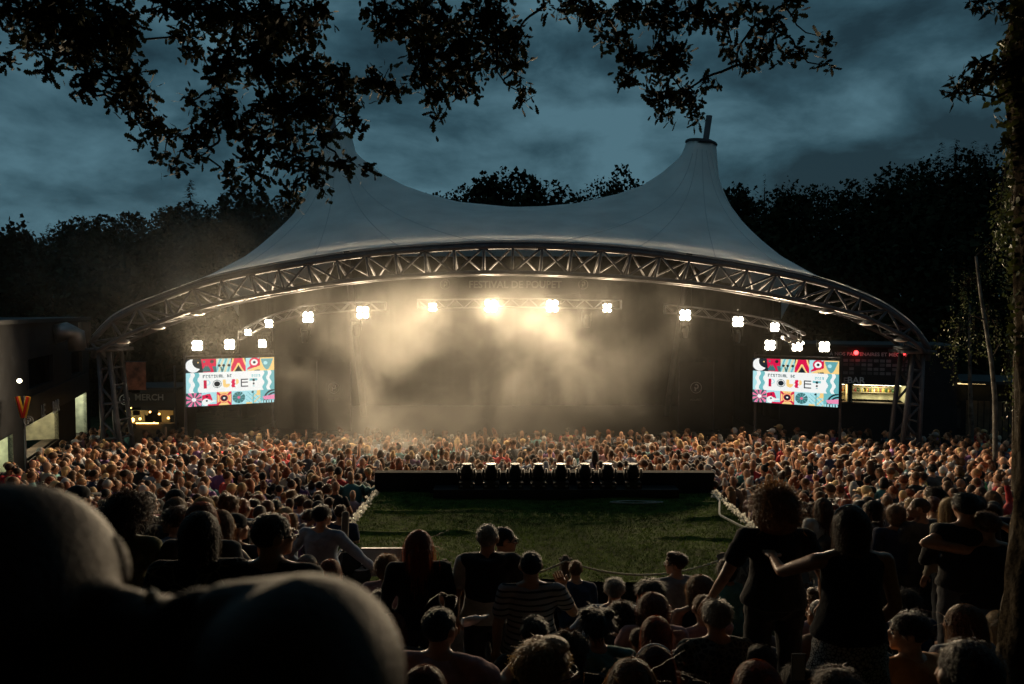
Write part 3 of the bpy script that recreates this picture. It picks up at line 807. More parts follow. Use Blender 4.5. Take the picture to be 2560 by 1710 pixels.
for k, px in enumerate((1167, 1228, 1288, 1346, 1402, 1462, 1519, 1582)): moving_head(px, k)

def cables():
    rr = random.Random(2)
    def loop(px, py, rx, ry, lab, m, turns=1.6):
        pts = []
        c = at(px, py, 13.3); c = np.array([c[0], BZ and c[1], 0])
        d = 3.5*FPX/(py-779); c = np.array([(px-1280)*d/FPX, d])
        for t in np.linspace(0, turns*2*math.pi, 40):
            x = c[0]+rx*math.cos(t)*(1+.08*t); y = c[1]+ry*math.sin(t)
            pts.append((x, y, BZ+wrinkle(x, y)+.025))
        o = build(MB().tube(pts, .011, 6), 'cable', m, None, True); tag(o, lab, 'cable', 'cables on the turf roof')
    loop(1285, 1243, .28, .10, 'pale coiled cable on the turf below the third moving light', M_wcable)
    loop(1590, 1264, .26, .07, 'pale coiled cable on the turf past the last moving light', M_wcable, 2.2)
    loop(1470, 1245, .55, .12, 'black cable loop on the turf below the middle moving lights', M_cable)
    pts = [(BX1-.05, 14.2, BZ+.06), (BX1-.1, 13.6, BZ+.08), (BX1-.35, 12.7, BZ+.07), (BX1-.2, 12.0, BZ+.08), (BX1+.05, 11.4, BZ+.1), (BX1+.12, 11.2, BZ+.25)]
    P = np.array(pts); s = np.linspace(0, 5, 30); pts = [[np.interp(t, range(6), P[:, k]) for k in range(3)] for t in s]
    o = build(MB().tube(pts, .018, 6), 'rope', M_fringe, None, True); tag(o, 'pale rope lying along the edge of the turf towards the curly-haired woman', 'rope')
cables()
def rope_fence():
    rope_m = mat('hemp_rope', (0.55, 0.50, 0.38), 0.9, noise=(40, .3))
    posts = [(1112, 1398), (1413, 1388), (1808, 1382)]
    P = []
    for k, (px, py) in enumerate(posts):
        d = BY0+.12; p = at(px, py, d); z0 = BZ-.02
        lab = ['thin wooden rope post beside the red-haired woman', 'wooden rope post between the striped man and the navy sweater man', 'wooden rope post behind the grey shirt man in profile'][k]
        r = thing('rope_post', lab, 'post', (p[0], d, z0), group='rope posts at the near edge of the turf')
        build(MB().tube([(0, 0, 0), (0, 0, p[2]-z0-.05), (0, 0, p[2]-z0)], [.075, .075, .03], 8), 'timber', M_wood, r)
        build(MB().tube([(-.085, 0, p[2]-z0-.05), (.085, 0, p[2]-z0-.05)], .012, 6), 'rope_pin', M_dsteel, r)
        P.append(np.array([p[0], d-.08, p[2]-.05]))
    ends = [at(868, 1420, BY0+.1)] + P + [at(1900, 1440, BY0-.3)]
    for k in range(len(ends)-1):
        a, b = ends[k], ends[k+1]; n = 40; sag = .2 if k in (1, 2) else .12; pts = []
        for t in np.linspace(0, 1, n):
            q = a+(b-a)*t; q[2] -= sag*4*t*(1-t); pts.append(q)
        mb = MB()
        for ph in (0, 2.1, 4.2):
            L = np.linalg.norm(b-a)
            mb.tube([p+np.array([0, .009*math.cos(ph+i/(n-1)*L*60), .009*math.sin(ph+i/(n-1)*L*60)]) for i, p in enumerate(pts)], .009, 5)
        lab = ['twisted rope between the grey board and the first post', 'twisted rope sagging behind the sweater man and the striped man', 'long twisted rope sagging in front of the turf', 'short rope running from the last post to the danger sign'][k]
        o = build(mb, 'rope', rope_m, None, True); tag(o, lab, 'rope', 'ropes between the posts')
rope_fence()
M_dim = mat('dark_grey_lettering', (0.09, 0.09, 0.09), 0.7)  # plain dark grey letters
def booth_clutter():
    a, b = at(905, 1374, 9.55), at(1022, 1440, 9.55); c = (a+b)/2
    r = thing('grey_board', 'plain pale grey board standing on edge in front of the turf', 'board', (c[0], c[1], b[2]))
    wpart(MB().box(c, (b[0]-a[0], .03, a[2]-b[2])), 'sheet', M_grey, r)
    wpart(MB().box((c[0], c[1], a[2]+.012), (b[0]-a[0]+.02, .05, .02)), 'top_rail', M_alu, r)
    for s in (-.4, .4): wpart(MB().tube([(c[0]+s*(b[0]-a[0]), c[1]+.03, a[2]), (c[0]+s*(b[0]-a[0]), c[1]+.25, G(9.55)-.1)], .015, 6), 'leg', M_dsteel, r)
    # danger board
    p0, p1 = at(1792, 1387, 9.6), at(1905, 1352, 9.2)
    r = thing('danger_sign', 'dark slanting sign board reading DANGER beside the curly-haired woman', 'sign', (p0[0], p0[1], p0[2]-.5))
    x = (p1-p0)/np.linalg.norm(p1-p0); up = np.array([.12, .45, .9]); up /= np.linalg.norm(up); up = up - x*up.dot(x); up /= np.linalg.norm(up); nrm = np.cross(x, up)
    W_, H_ = 1.15, .62; o = p0
    Q = np.array([o, o+x*W_, o+x*W_-up*H_, o-up*H_])
    mb = MB(); mb.add(np.concatenate([Q, Q-nrm*.02]), [(0, 1, 2, 3), (7, 6, 5, 4), (0, 4, 5, 1), (1, 5, 6, 2), (2, 6, 7, 3), (3, 7, 4, 0)])
    wpart(mb, 'panel', M_sign, r)
    for k, t in enumerate(('DANGER', 'ACCES', 'INTERDIT')):
        put_text(t, .17, o+x*.52-up*(.12+.185*k)+nrm*.006, x, M_dim, r, up=up, ex=.003, bold=.004)
    wpart(MB().tube([o-up*H_, o-up*H_+np.array([0, .1, -.5])], .02, 6), 'leg', M_dsteel, r)
    wpart(MB().tube([o-up*H_+x*W_, o-up*H_+x*W_+np.array([0, .1, -.8])], .02, 6), 'leg', M_dsteel, r)
    # bags and cup
    for k, (px, py, s, lab) in enumerate(((868, 1392, .2, 'black slumped backpack on the ground by the grey board'), (902, 1428, .15, 'small dark bag with a pale flap under the grey board'), (880, 1440, .17, 'dark bag with a curved handle behind the auburn-haired woman'))):
        p = at(px, py, 9.5)
        r = thing('bag', lab, 'bag', (p[0], p[1], p[2]-s), group='bags beside the grey board')
        mb = MB().ell((0, 0, s*.6), (s*.9, s*.6, s*.7), 14, 10).ell((s*.35, 0, s*1.0), (s*.45, s*.4, s*.35), 10, 8)
        build(mb, 'pouch', M_drape if k != 1 else M_sign, r, True)
        build(MB().tube([(-.5*s, -.2*s, s), (-.2*s, -.25*s, s*1.6), (.3*s, -.25*s, s*1.6), (.6*s, -.2*s, s*.9)], .014, 6), 'strap', M_sign, r, True)
        if k == 1: build(MB().ell((0, -.1*s, s*1.22), (s*.8, s*.5, s*.1), 12, 6), 'flap', M_grey, r, True)
    p = at(905, 1408, 9.55)
    r = thing('plastic_cup', 'clear plastic cup standing by the grey board', 'cup', (p[0], p[1], p[2]-.12))
    build(MB().tube([(0, 0, 0), (0, 0, .12)], [.033, .045], 14), 'beaker', M_grey, r)
    build(MB().tube([(.045*math.cos(t), .045*math.sin(t), .12) for t in np.linspace(0, 6.283, 17)], .004, 5), 'rim', M_white, r)
    # stick and barrier post at the booth corner
    a, b = at(864, 1284, 9.7), at(861, 1355, 9.7); b = b + (b-a)*((G(9.7)-b[2])/(b[2]-a[2]))
    r = thing('barrier_post', 'dark upright barrier post at the near corner of the turf', 'post', tuple(b))
    wpart(MB().tube([a, b], .05, 8).ell(a, (.05, .05, .03), 8, 6), 'pole', M_wood, r, True)
    wpart(MB().box(b+np.array([0, 0, .02]), (.25, .25, .05)), 'foot', M_dsteel, r)
    a, b = at(853, 1374, 9.4), at(836, 1402, 9.3)
    r = thing('handrail', 'pale metal handrail below the blue shirt man', 'handrail', (b[0], b[1], G(9.3)))
    wpart(MB().tube([a, b, b+(b-a)*1.5], .018, 8), 'rail', M_alu, r, True)
    for q in (a, b+(b-a)*1.4): wpart(MB().tube([q, (q[0], q[1], G(q[1])-.05)], .016, 6), 'post', M_dsteel, r)
booth_clutter()

# ------------------------------------------------------------------ buildings at the sides
M_clad = mat('dark_cladding', (0.013, 0.014, 0.017), 0.8, noise=(2, .3), bump=(20, .3))
M_inside = mat('bar_wall', (0.55, 0.52, 0.36), 0.8, noise=(4, .3))
M_counter = mat('counter', (0.35, 0.30, 0.2), 0.6, noise=(3, .3))
M_bulbwarm = emat('warm_bulb', (1.0, 0.52, 0.12), 9.0)
M_bulbbar = emat('bar_strip_light', (1.0, 0.92, 0.62), 9.0)
M_bulbred = emat('red_lamp', (1.0, 0.04, 0.04), 8.0)
def point_light(parent, loc, watts, color, radius=.15):
    ld = bpy.data.lights.new('lamp_glow', 'POINT'); ld.energy = watts; ld.color = color; ld.shadow_soft_size = radius
    o = bpy.data.objects.new('lamp_glow', ld); COL.objects.link(o); o.parent = parent; o.location = Vector(loc)-Vector(parent.location); return o
class Facade:
    """a wall plane from A to B (plan), s metres along it, z up"""
    def __init__(self, A, B, root):
        self.A = np.array(A, float); self.B = np.array(B, float); self.L = np.linalg.norm(self.B-self.A); self.u = (self.B-self.A)/self.L
        self.n = np.array([self.u[1], -self.u[0]]); self.root = root
    def p(self, s, z, out=0.0):
        q = self.A + self.u*s + self.n*out; return np.array([q[0], q[1], z])
    def rect(self, s0, s1, z0, z1, out, depth, name, m, sm=False):
        F0 = [self.p(s, z, out) for s, z in ((s0, z0), (s1, z0), (s1, z1), (s0, z1))]; F1 = [self.p(s, z, out-depth) for s, z in ((s0, z0), (s1, z0), (s1, z1), (s0, z1))]
        mb = MB().add(np.array(F0+F1), [(0, 1, 2, 3), (7, 6, 5, 4), (0, 4, 5, 1), (1, 5, 6, 2), (2, 6, 7, 3), (3, 7, 4, 0)])
        return wpart(mb, name, m, self.root, sm)
    def s_of(self, px):
        # distance along the wall seen at picture column px
        k = (px-1280)/FPX; # x = k*y
        a, u = self.A, self.u
        return (k*a[1]-a[0])/(u[0]-k*u[1])
    def z_of(self, px, py):
        s = self.s_of(px); q = self.A+self.u*s; return at(px, py, q[1])[2]
    def text(self, t, size, px, py, m, out=.02):
        s = self.s_of(px); put_text(t, size, self.p(s, self.z_of(px, py), out), (*self.u, 0), m, self.root, bold=size*.02)
def opening_bar(F, s0, s1, z0, z1, depth, root, watts, col, bottles, rs):
    """a lit serving hatch: back wall, shelves, bottles, counter, strip lamp"""
    F.rect(s0, s1, z0, z1, -depth, .05, 'back_wall', M_inside)
    F.rect(s0, s1, z1-.001, z1+.06, 0, depth, 'hatch_ceiling', M_clad)
    F.rect(s0-.06, s0, z0, z1, .0, depth, 'hatch_side', M_inside); F.rect(s1, s1+.06, z0, z1, .0, depth, 'hatch_side', M_inside)
    F.rect(s0, s1, z0-.06, z0+.0, .04, depth*.4, 'counter', M_wood)
    for k, zz in enumerate((z0+(z1-z0)*.42, z0+(z1-z0)*.72)):
        F.rect(s0+.05, s1-.05, zz, zz+.03, -depth+.32, .3, 'shelf', M_counter)
        for b in range(bottles):
            s = s0+.12+(s1-s0-.24)*b/max(1, bottles-1)+rs.uniform(-.03, .03); p = F.p(s, zz+.03, -depth+.18); h = rs.uniform(.16, .27)
            c = rs.choice([(.05, .12, .04), (.3, .14, .03), (.5, .5, .45), (.25, .04, .03), (.5, .42, .1)])
            wpart(MB().tube([p, p+np.array([0, 0, h*.6]), p+np.array([0, 0, h*.75]), p+np.array([0, 0, h])], [.036, .036, .014, .013], 7), 'bottle', BOT[c], root, True)
    F.rect(s0+.1, s1-.1, z1-.06, z1-.02, -depth*.35, .06, 'strip_lamp', M_bulbbar)
    q = F.p((s0+s1)/2, z1-.2, -depth*.45); point_light(root, q, watts, col, .2)
BOT = {c: mat('bottle_glass', c, 0.15, spec=.6) for c in [(.05, .12, .04), (.3, .14, .03), (.5, .5, .45), (.25, .04, .03), (.5, .42, .1)]}
def wall_with_holes(F, s0, s1, z0, z1, holes, name, m):
    """boards round the openings"""
    cuts = sorted({s0, s1} | {h[0] for h in holes} | {h[1] for h in holes})
    for a, b in zip(cuts[:-1], cuts[1:]):
        hs = sorted([(h[2], h[3]) for h in holes if h[0] <= a+1e-6 and h[1] >= b-1e-6]); z = z0
        for (p, q) in hs:
            if p > z: F.rect(a, b, z, p, 0, .12, name, m)
            z = q
        if z < z1: F.rect(a, b, z, z1, 0, .12, name, m)
def left_building():
    A, B = (-13.3, 19.0), (-18.4, 33.0)
    r = thing('bar_building', 'dark two-storey clad building with LE BAR hatch on the merchandise side', 'building', (A[0], A[1], G(20)))
    F = Facade(A, B, r); rs = random.Random(4)
    L = F.L; zg = G(20)-.5
    s1a, s1b = F.s_of(56), F.s_of(140); z0, z1 = F.z_of(100, 1125), F.z_of(100, 1044)
    s2a, s2b = F.s_of(184), F.s_of(212); s0a, s0b = F.s_of(-20), F.s_of(24)
    wins = [(F.s_of(65), F.s_of(130), F.z_of(95, 965), F.z_of(95, 893)), (F.s_of(174), F.s_of(203), F.z_of(188, 935), F.z_of(188, 880))]
    holes = [(s1a, s1b, z0, z1), (s2a, s2b, z0-.6, z1+.15), (s0a, s0b, z0, z1)] + wins
    wall_with_holes(F, -1.5, L, zg, F.z_of(100, 806), holes, 'wall', M_clad)
    F.rect(-1.5, L, F.z_of(100, 806), F.z_of(100, 806)+.12, .12, 5.0, 'roof', M_sign)
    F.rect(-1.5, L, zg, F.z_of(100, 806), -4.6, .1, 'wall', M_clad)
    opening_bar(F, s1a, s1b, z0, z1, 1.4, r, 60, (1, .9, .6), 14, rs)
    opening_bar(F, s2a, s2b, z0-.6, z1+.15, 1.0, r, 60, (.85, 1, .85), 4, rs)
    opening_bar(F, s0a, s0b, z0, z1, 1.4, r, 26, (.8, 1, .75), 5, rs)
    for w in wins:
        F.rect(w[0], w[1], w[2], w[3], -.1, .03, 'window_pane', mat('dark_window', (.01, .01, .012), .15))
        for s in (w[0], w[1]-.06): F.rect(s, s+.06, w[2], w[3], .02, .12, 'window_frame', M_sign)
    # board joints of the cladding
    zt = F.z_of(100, 806)
    F.rect(s1a-.2, s2b+.3, z1+.08, z1+.86, .06, .06, 'fascia', M_sign)
    F.text('LE', .58, 96, 1029, M_grey, .08); F.text('BAR', .58, 129, 1017, M_letter, .08)
    # roof duct
    p = at(150, 836, 27.0); mb = MB()
    mb.tube([p+np.array([.5, .2, -.6]), p+np.array([.45, .2, 0]), p+np.array([.25, 0, .12]), p+np.array([-.05, -.3, .0])], [.3, .3, .32, .34], 16, caps=True)
    wpart(mb, 'roof_duct', M_alu, r, True); wpart(MB().box(p+np.array([.6, .5, .05]), (.12, .6, .75)), 'duct_frame', M_wood, r)
left_building()
def v_sign():
    p = at(56, 1018, 20.8)
    r = thing('letter_sign', 'red letter V sign edged in yellow beside the LE BAR hatch', 'sign', (p[0], p[1], p[2]-.4))
    red = mat('sign_red', (.55, .03, .02), .5); yel = mat('sign_yellow', (.8, .42, .04), .5)
    def V(w, y, nm, m):
        mb = MB(); H = .58
        for s in (-1, 1):
            a = np.array([s*.15, 0, H/2]); b = np.array([s*.01, 0, -H/2]); mb.tube([p+a+np.array([0, y, 0]), p+b+np.array([0, y, 0])], [[w, .02]]*2, 4, xref=(1, 0, 0))
        wpart(mb, nm, m, r)
    V(.075, 0.03, 'outline', yel); V(.04, 0, 'letter', red)
    wpart(MB().tube([p+np.array([0, .08, .3]), (p[0], p[1]+.08, G(20.8))], .03, 6), 'pole', M_dsteel, r)
    ll = MB().ell(p+np.array([.1, -.25, .75]), (.06, .06, .06), 10, 8); wpart(ll, 'spot_lamp', M_bulbbar, r, True)
    point_light(r, p+np.array([.1, -.35, .7]), 5, (1, .85, .6), .06)
    q = at(72, 1052, 20.7); p_roundel(q, .13, (1, 0, 0), M_grey, r)
v_sign()
def merch():
    p0, p1 = at(292, 975, 31), at(440, 1110, 31)
    r = thing('merchandise_stall', 'dark stall marked MERCH with small orange lamps behind the lattice tower', 'stall', ((p0[0]+p1[0])/2, 31, G(31)))
    w = p1[0]-p0[0]; cx = (p0[0]+p1[0])/2; zt = p0[2]
    wpart(MB().box((cx, 33, (zt+G(31))/2), (w, .1, zt-G(31))), 'back_panel', M_clad, r)
    wpart(MB().box((cx, 32, zt+.06), (w+.3, 2.4, .1)), 'canopy', M_sign, r)
    wpart(MB().box((cx, 31, at(360, 1058, 31)[2]-.5), (w, .5, 1.0)), 'counter', M_wood, r)
    for x in (p0[0], p1[0]): wpart(MB().tube([(x, 31, G(31)), (x, 31, zt+1.0)], .05, 6), 'post', M_dsteel, r)
    wpart(MB().box((cx, 30.98, at(360, 1000, 31)[2]), (w, .06, .6)), 'sign_board', M_sign, r)
    p_roundel(at(312, 999, 30.9), .2, (1, 0, 0), M_letter, r)
    put_text('MERCH', .36, at(373, 994, 30.92), (1, 0, 0), M_grey, r, bold=.006)
    for (px, py, s) in ((326, 1018, .06), (350, 1047, .05), (331, 1050, .09), (385, 1058, .05), (375, 1030, .04), (398, 1035, .04), (421, 1045, .05)):
        q = at(px, py, 31.2); wpart(MB().ell(q, (s, s, s), 10, 8), 'lamp', M_bulbwarm, r, True)
    wpart(MB().box(at(368, 1058, 30.72), (.9, .04, .04)), 'strip_lamp', M_bulbwarm, r)
    point_light(r, at(345, 1040, 31.4), 4, (1, .5, .12), .1)
    point_light(r, at(405, 1038, 31.5), 2.5, (1, .5, .12), .1)
    shirt = mat('display_shirt', (.6, .45, .2), .9)
    for px in (332, 352, 415):
        q = at(px, 1040, 32.6); mb = MB().box(q, (.35, .05, .5)); mb.box(q+np.array([-.24, 0, .14]), (.16, .05, .2)); mb.box(q+np.array([.24, 0, .14]), (.16, .05, .2)); wpart(mb, 'display_shirt', shirt, r)
    # poster above
    q = at(340, 940, 30.0)
    r2 = thing('poster', 'faded orange and red hanging poster above the merchandise stall', 'poster', (q[0], q[1], q[2]-.6))
    wpart(MB().box(q, (.78, .03, 1.1)), 'sheet', mat('poster_print', (.35, .12, .07), .8, noise=(3, .8)), r2)
    wpart(MB().tube([q+np.array([-.42, 0, .57]), q+np.array([.42, 0, .57])], .02, 6), 'rail', M_dsteel, r2)
merch()
def right_building():
    A, B = (10.5, 36.0), (19.4, 33.0)
    r = thing('bar_building', 'dark building with LE BAR sign and a wall of partner panels', 'building', (A[0], A[1], G(33)))
    F = Facade(A, B, r); rs = random.Random(9)
    s0a, s0b = F.s_of(2092), F.s_of(2122); s1a, s1b = F.s_of(2134), F.s_of(2268)
    z0, z1 = F.z_of(2200, 1008), F.z_of(2200, 963)
    zt = F.z_of(2200, 868)
    wall_with_holes(F, 0, F.L, G(33)-.3, zt, [(s0a, s0b, z0, z1), (s1a, s1b, z0, z1)], 'wall', M_clad)
    F.rect(0, F.L, zt, zt+.12, .3, 4.5, 'roof', M_sign)
    opening_bar(F, s0a, s0b, z0, z1, 1.3, r, 20, (1, .7, .35), 6, rs)
    opening_bar(F, s1a, s1b, z0, z1, 1.5, r, 60, (1, .9, .55), 24, rs)
    # partner panels
    rs = random.Random(8)
    ca, cb = F.s_of(2078), F.s_of(2278); pan = [mat('partner_panel', (g, g, g*1.03), .6) for g in (.10, .16, .24)]
    ztop = F.z_of(2200, 897); zbot = F.z_of(2200, 939); n = 13
    F.rect(ca-.1, cb+.1, zbot-.08, F.z_of(2200, 876), .03, .03, 'partner_board', M_sign)
    for i in range(n):
        for j in range(4):
            w = (cb-ca)/n; h = (ztop-zbot)/4
            if rs.random() < .12: continue
            F.rect(ca+i*w+.03, ca+(i+1)*w-.03, zbot+j*h+.03, zbot+(j+1)*h-.03, .05, .02, 'partner_panel', rs.choice(pan))
    F.text('\u00c0 NOS PARTENAIRES ET M\u00c9C\u00c8NES !', .22, 2180, 886, M_letter, .05)
    F.rect(F.s_of(2085), F.s_of(2270), F.z_of(2200, 962), F.z_of(2200, 942), .06, .04, 'fascia', M_sign)
    F.text('LE', .40, 2110, 952, M_grey, .08); F.text('BAR', .40, 2142, 951, M_letter, .08)
    for px in (2140, 2258):
        s = F.s_of(px); q = F.p(s, F.z_of(px, 881), .25); wpart(MB().ell(q, (.1, .08, .1), 12, 8), 'red_lamp', M_bulbred, r, True)
        point_light(r, q+np.array([0, -.2, -.1]), .15, (1, .1, .1), .05)
right_building()
def wc_hut():
    A, B = (19.9, 33.2), (25.5, 31.0)
    r = thing('toilet_hut', 'low dark timber hut with WC sign and lit eaves near the birch trunks', 'hut', (A[0], A[1], G(33)))
    F = Facade(A, B, r)
    s0, s1 = F.s_of(2340), F.s_of(2384); z0, z1 = F.z_of(2360, 985), F.z_of(2360, 958)
    wall_with_holes(F, 0, F.L, G(33)-.3, F.z_of(2400, 955), [(s0, s1, z0, z1)], 'wall', M_clad)
    F.rect(-.3, F.L+.3, F.z_of(2400, 955), F.z_of(2400, 948), .8, 4, 'roof', M_sign)
    opening_bar(F, s0, s1, z0, z1, 1.0, r, 26, (1, .95, .4), 9, random.Random(1))
    n = 26; za, zb = G(33), F.z_of(2400, 1000)
    for i in range(n): F.rect(F.L*i/n+.02, F.L*(i+1)/n-.02, za, zb, .04, .04, 'plank', M_wood)
    for px in (2410, 2445, 2475):
        s = F.s_of(px); F.rect(s-.25, s+.25, F.z_of(px, 958), F.z_of(px, 956), .5, .12, 'eaves_lamp', emat('eaves_bulb', (1, .7, .3), 2.5))
    wpart(MB().tube([F.p(F.s_of(2341), F.z_of(2341, 1045), .1), F.p(F.s_of(2341), F.z_of(2341, 1078), .1)], .04, 6), 'tube_lamp', emat('green_tube', (.75, 1, .45), 1.2), r)
    s = F.s_of(2370); F.rect(s-.55, s+.55, F.z_of(2370, 1068), F.z_of(2370, 1020), .1, .04, 'sign_board', M_sign)
    F.text('WC', .30, 2370, 1031, M_letter, .11)
    # pictograms
    for dx in (-.2, .05, .28):
        q = F.p(s+dx, F.z_of(2370, 1047), .115); mb = MB().ell(q+np.array([0, 0, .09]), (.035, .02, .035), 8, 6).box(q, (.08, .015, .13)); wpart(mb, 'pictogram', M_letter, r)
    q = F.p(s-.05, F.z_of(2370, 1060), .115); wpart(MB().box(q, (.05, .015, .12)), 'arrow', M_letter, r)
    q = F.p(s+.25, F.z_of(2370, 1060), .115); wpart(MB().add(np.array([q+np.array([-.06, 0, .07]), q+np.array([.08, 0, 0]), q+np.array([-.06, 0, -.07])]), [(0, 2, 1)]), 'arrow', M_letter, r)
wc_hut()
# ------------------------------------------------------------------ trees
def leaf_template():
    # lobed oak leaf in the xy plane, stem at origin, length 1
    xs = [0, .12, .22, .30, .40, .50, .60, .70, .80, .90, 1.0]
    hw = [.03, .10, .05+.10, .10, .24, .14, .28, .15, .22, .12, .0]
    V = [(x, w, .04*math.sin(x*6)) for x, w in zip(xs, hw)] + [(x, -w*.95, .04*math.sin(x*6)) for x, w in zip(xs[::-1][1:], hw[::-1][1:])]
    V = np.array(V); n = len(xs); F = []
    for i in range(n-1):
        a, b = i, i+1; c, d = 2*n-2-i, 2*n-2-(i+1)
        if i == n-2: F.append((a, b, c))
        else: F.append((a, b, d, c))
    return V, F
LV, LF = leaf_template()
def rand_rot(rs, n, droop=.4):
    """leaf frames: long axis mostly outward and down, normals random"""
    a = rs.normal(size=(n, 3)); a[:, 2] -= droop; a /= np.linalg.norm(a, axis=1)[:, None]
    b = rs.normal(size=(n, 3)); b -= a*(a*b).sum(1)[:, None]; b /= np.linalg.norm(b, axis=1)[:, None]
    return np.stack([a, b, np.cross(a, b)], 2)
def scatter(V, F, pos, R, size):
    n = len(pos); k = len(V)
    VV = np.einsum('nij,kj->nki', R, V)*size[:, None, None] + pos[:, None, :]
    o = np.arange(n)*k
    FF = [tuple(int(i)+int(s) for i in f) for s in o for f in F]
    return VV.reshape(-1, 3), FF
CV = np.array([(-.5, -.3, 0), (.5, -.4, .1), (.4, .45, 0), (-.45, .4, .1)]); CF = [(0, 1, 2, 3)]
class Scat(MB):
    def put(self, V, F, pos, R, size):
        A, B = scatter(V, F, pos, R, size); o = self.n
        self.v.append(A); self.f += [tuple(i+o for i in f) for f in B]; self.n += len(A); self.col.append(np.ones((len(A), 3)))

OAK_A = [(140, 40, 190, 66), (12, 150, 22, 20), (120, 110, 70, 28), (110, 176, 34, 16), (210, 110, 60, 80), (225, 215, 34, 34), (290, 60, 50, 60), (302, 130, 40, 60), (320, 200, 42, 48),
         (340, 250, 42, 42), (372, 300, 36, 26), (387, 330, 20, 12), (300, 255, 32, 22), (420, 15, 60, 25), (600, 40, 200, 58), (463, 92, 44, 18), (478, 130, 20, 12), (700, 90, 110, 50), (790, 40, 45, 50), (560, 165, 44, 50),
         (640, 160, 84, 56), (760, 185, 80, 55), (845, 205, 40, 40), (955, 205, 48, 38), (990, 222, 22, 10), (908, 215, 18, 22), (862, 250, 28, 52), (890, 302, 22, 20), (700, 265, 84, 44), (790, 275, 54, 46), (560, 250, 36, 44),
         (480, 250, 26, 14), (540, 300, 54, 30), (500, 340, 40, 26), (435, 335, 40, 14), (345, 355, 16, 10), (414, 390, 30, 14), (430, 420, 14, 12), (500, 388, 34, 14), (600, 305, 46, 32), (650, 345, 46, 30), (620, 395, 30, 22),
         (568, 440, 34, 20), (640, 435, 34, 18), (720, 335, 46, 32), (760, 395, 46, 26), (690, 405, 28, 14), (780, 435, 40, 26), (810, 478, 16, 14), (740, 465, 32, 18), (722, 503, 20, 9), (845, 402, 38, 18), (905, 416, 34, 10), (822, 330, 20, 16), (800, 345, 26, 18)]
OAK_B = [(940, 33, 34, 24), (950, 80, 26, 12), (1020, 50, 66, 58), (1100, 60, 90, 68), (1220, 40, 76, 58), (1060, 130, 52, 46), (1150, 130, 76, 56), (1240, 125, 50, 54), (1060, 190, 40, 34), (1130, 200, 50, 34), (1095, 250, 40, 26),
         (1090, 296, 24, 10), (1170, 225, 40, 20), (1285, 95, 38, 46), (1285, 165, 30, 24), (1300, 205, 16, 20), (1312, 240, 16, 18), (1360, 15, 18, 12), (1430, 14, 56, 22), (1480, 40, 46, 30), (1560, 28, 76, 34), (1540, 100, 40, 34), (1585, 145, 34, 32), (1569, 196, 30, 26),
         (1660, 55, 54, 52), (1680, 135, 52, 50), (1640, 178, 46, 24), (1650, 245, 42, 34), (1670, 286, 24, 13), (1705, 228, 40, 34), (1732, 262, 20, 22), (1740, 300, 10, 14), (1762, 200, 20, 14), (1750, 40, 54, 44), (1815, 55, 46, 24),
         (1822, 125, 24, 18), (1862, 18, 46, 16), (1925, 65, 34, 32), (1900, 128, 46, 26), (1880, 160, 20, 11), (1962, 12, 50, 12), (2000, 130, 34, 15), (2060, 100, 20, 16), (2068, 160, 26, 9), (1840, 160, 30, 12)]
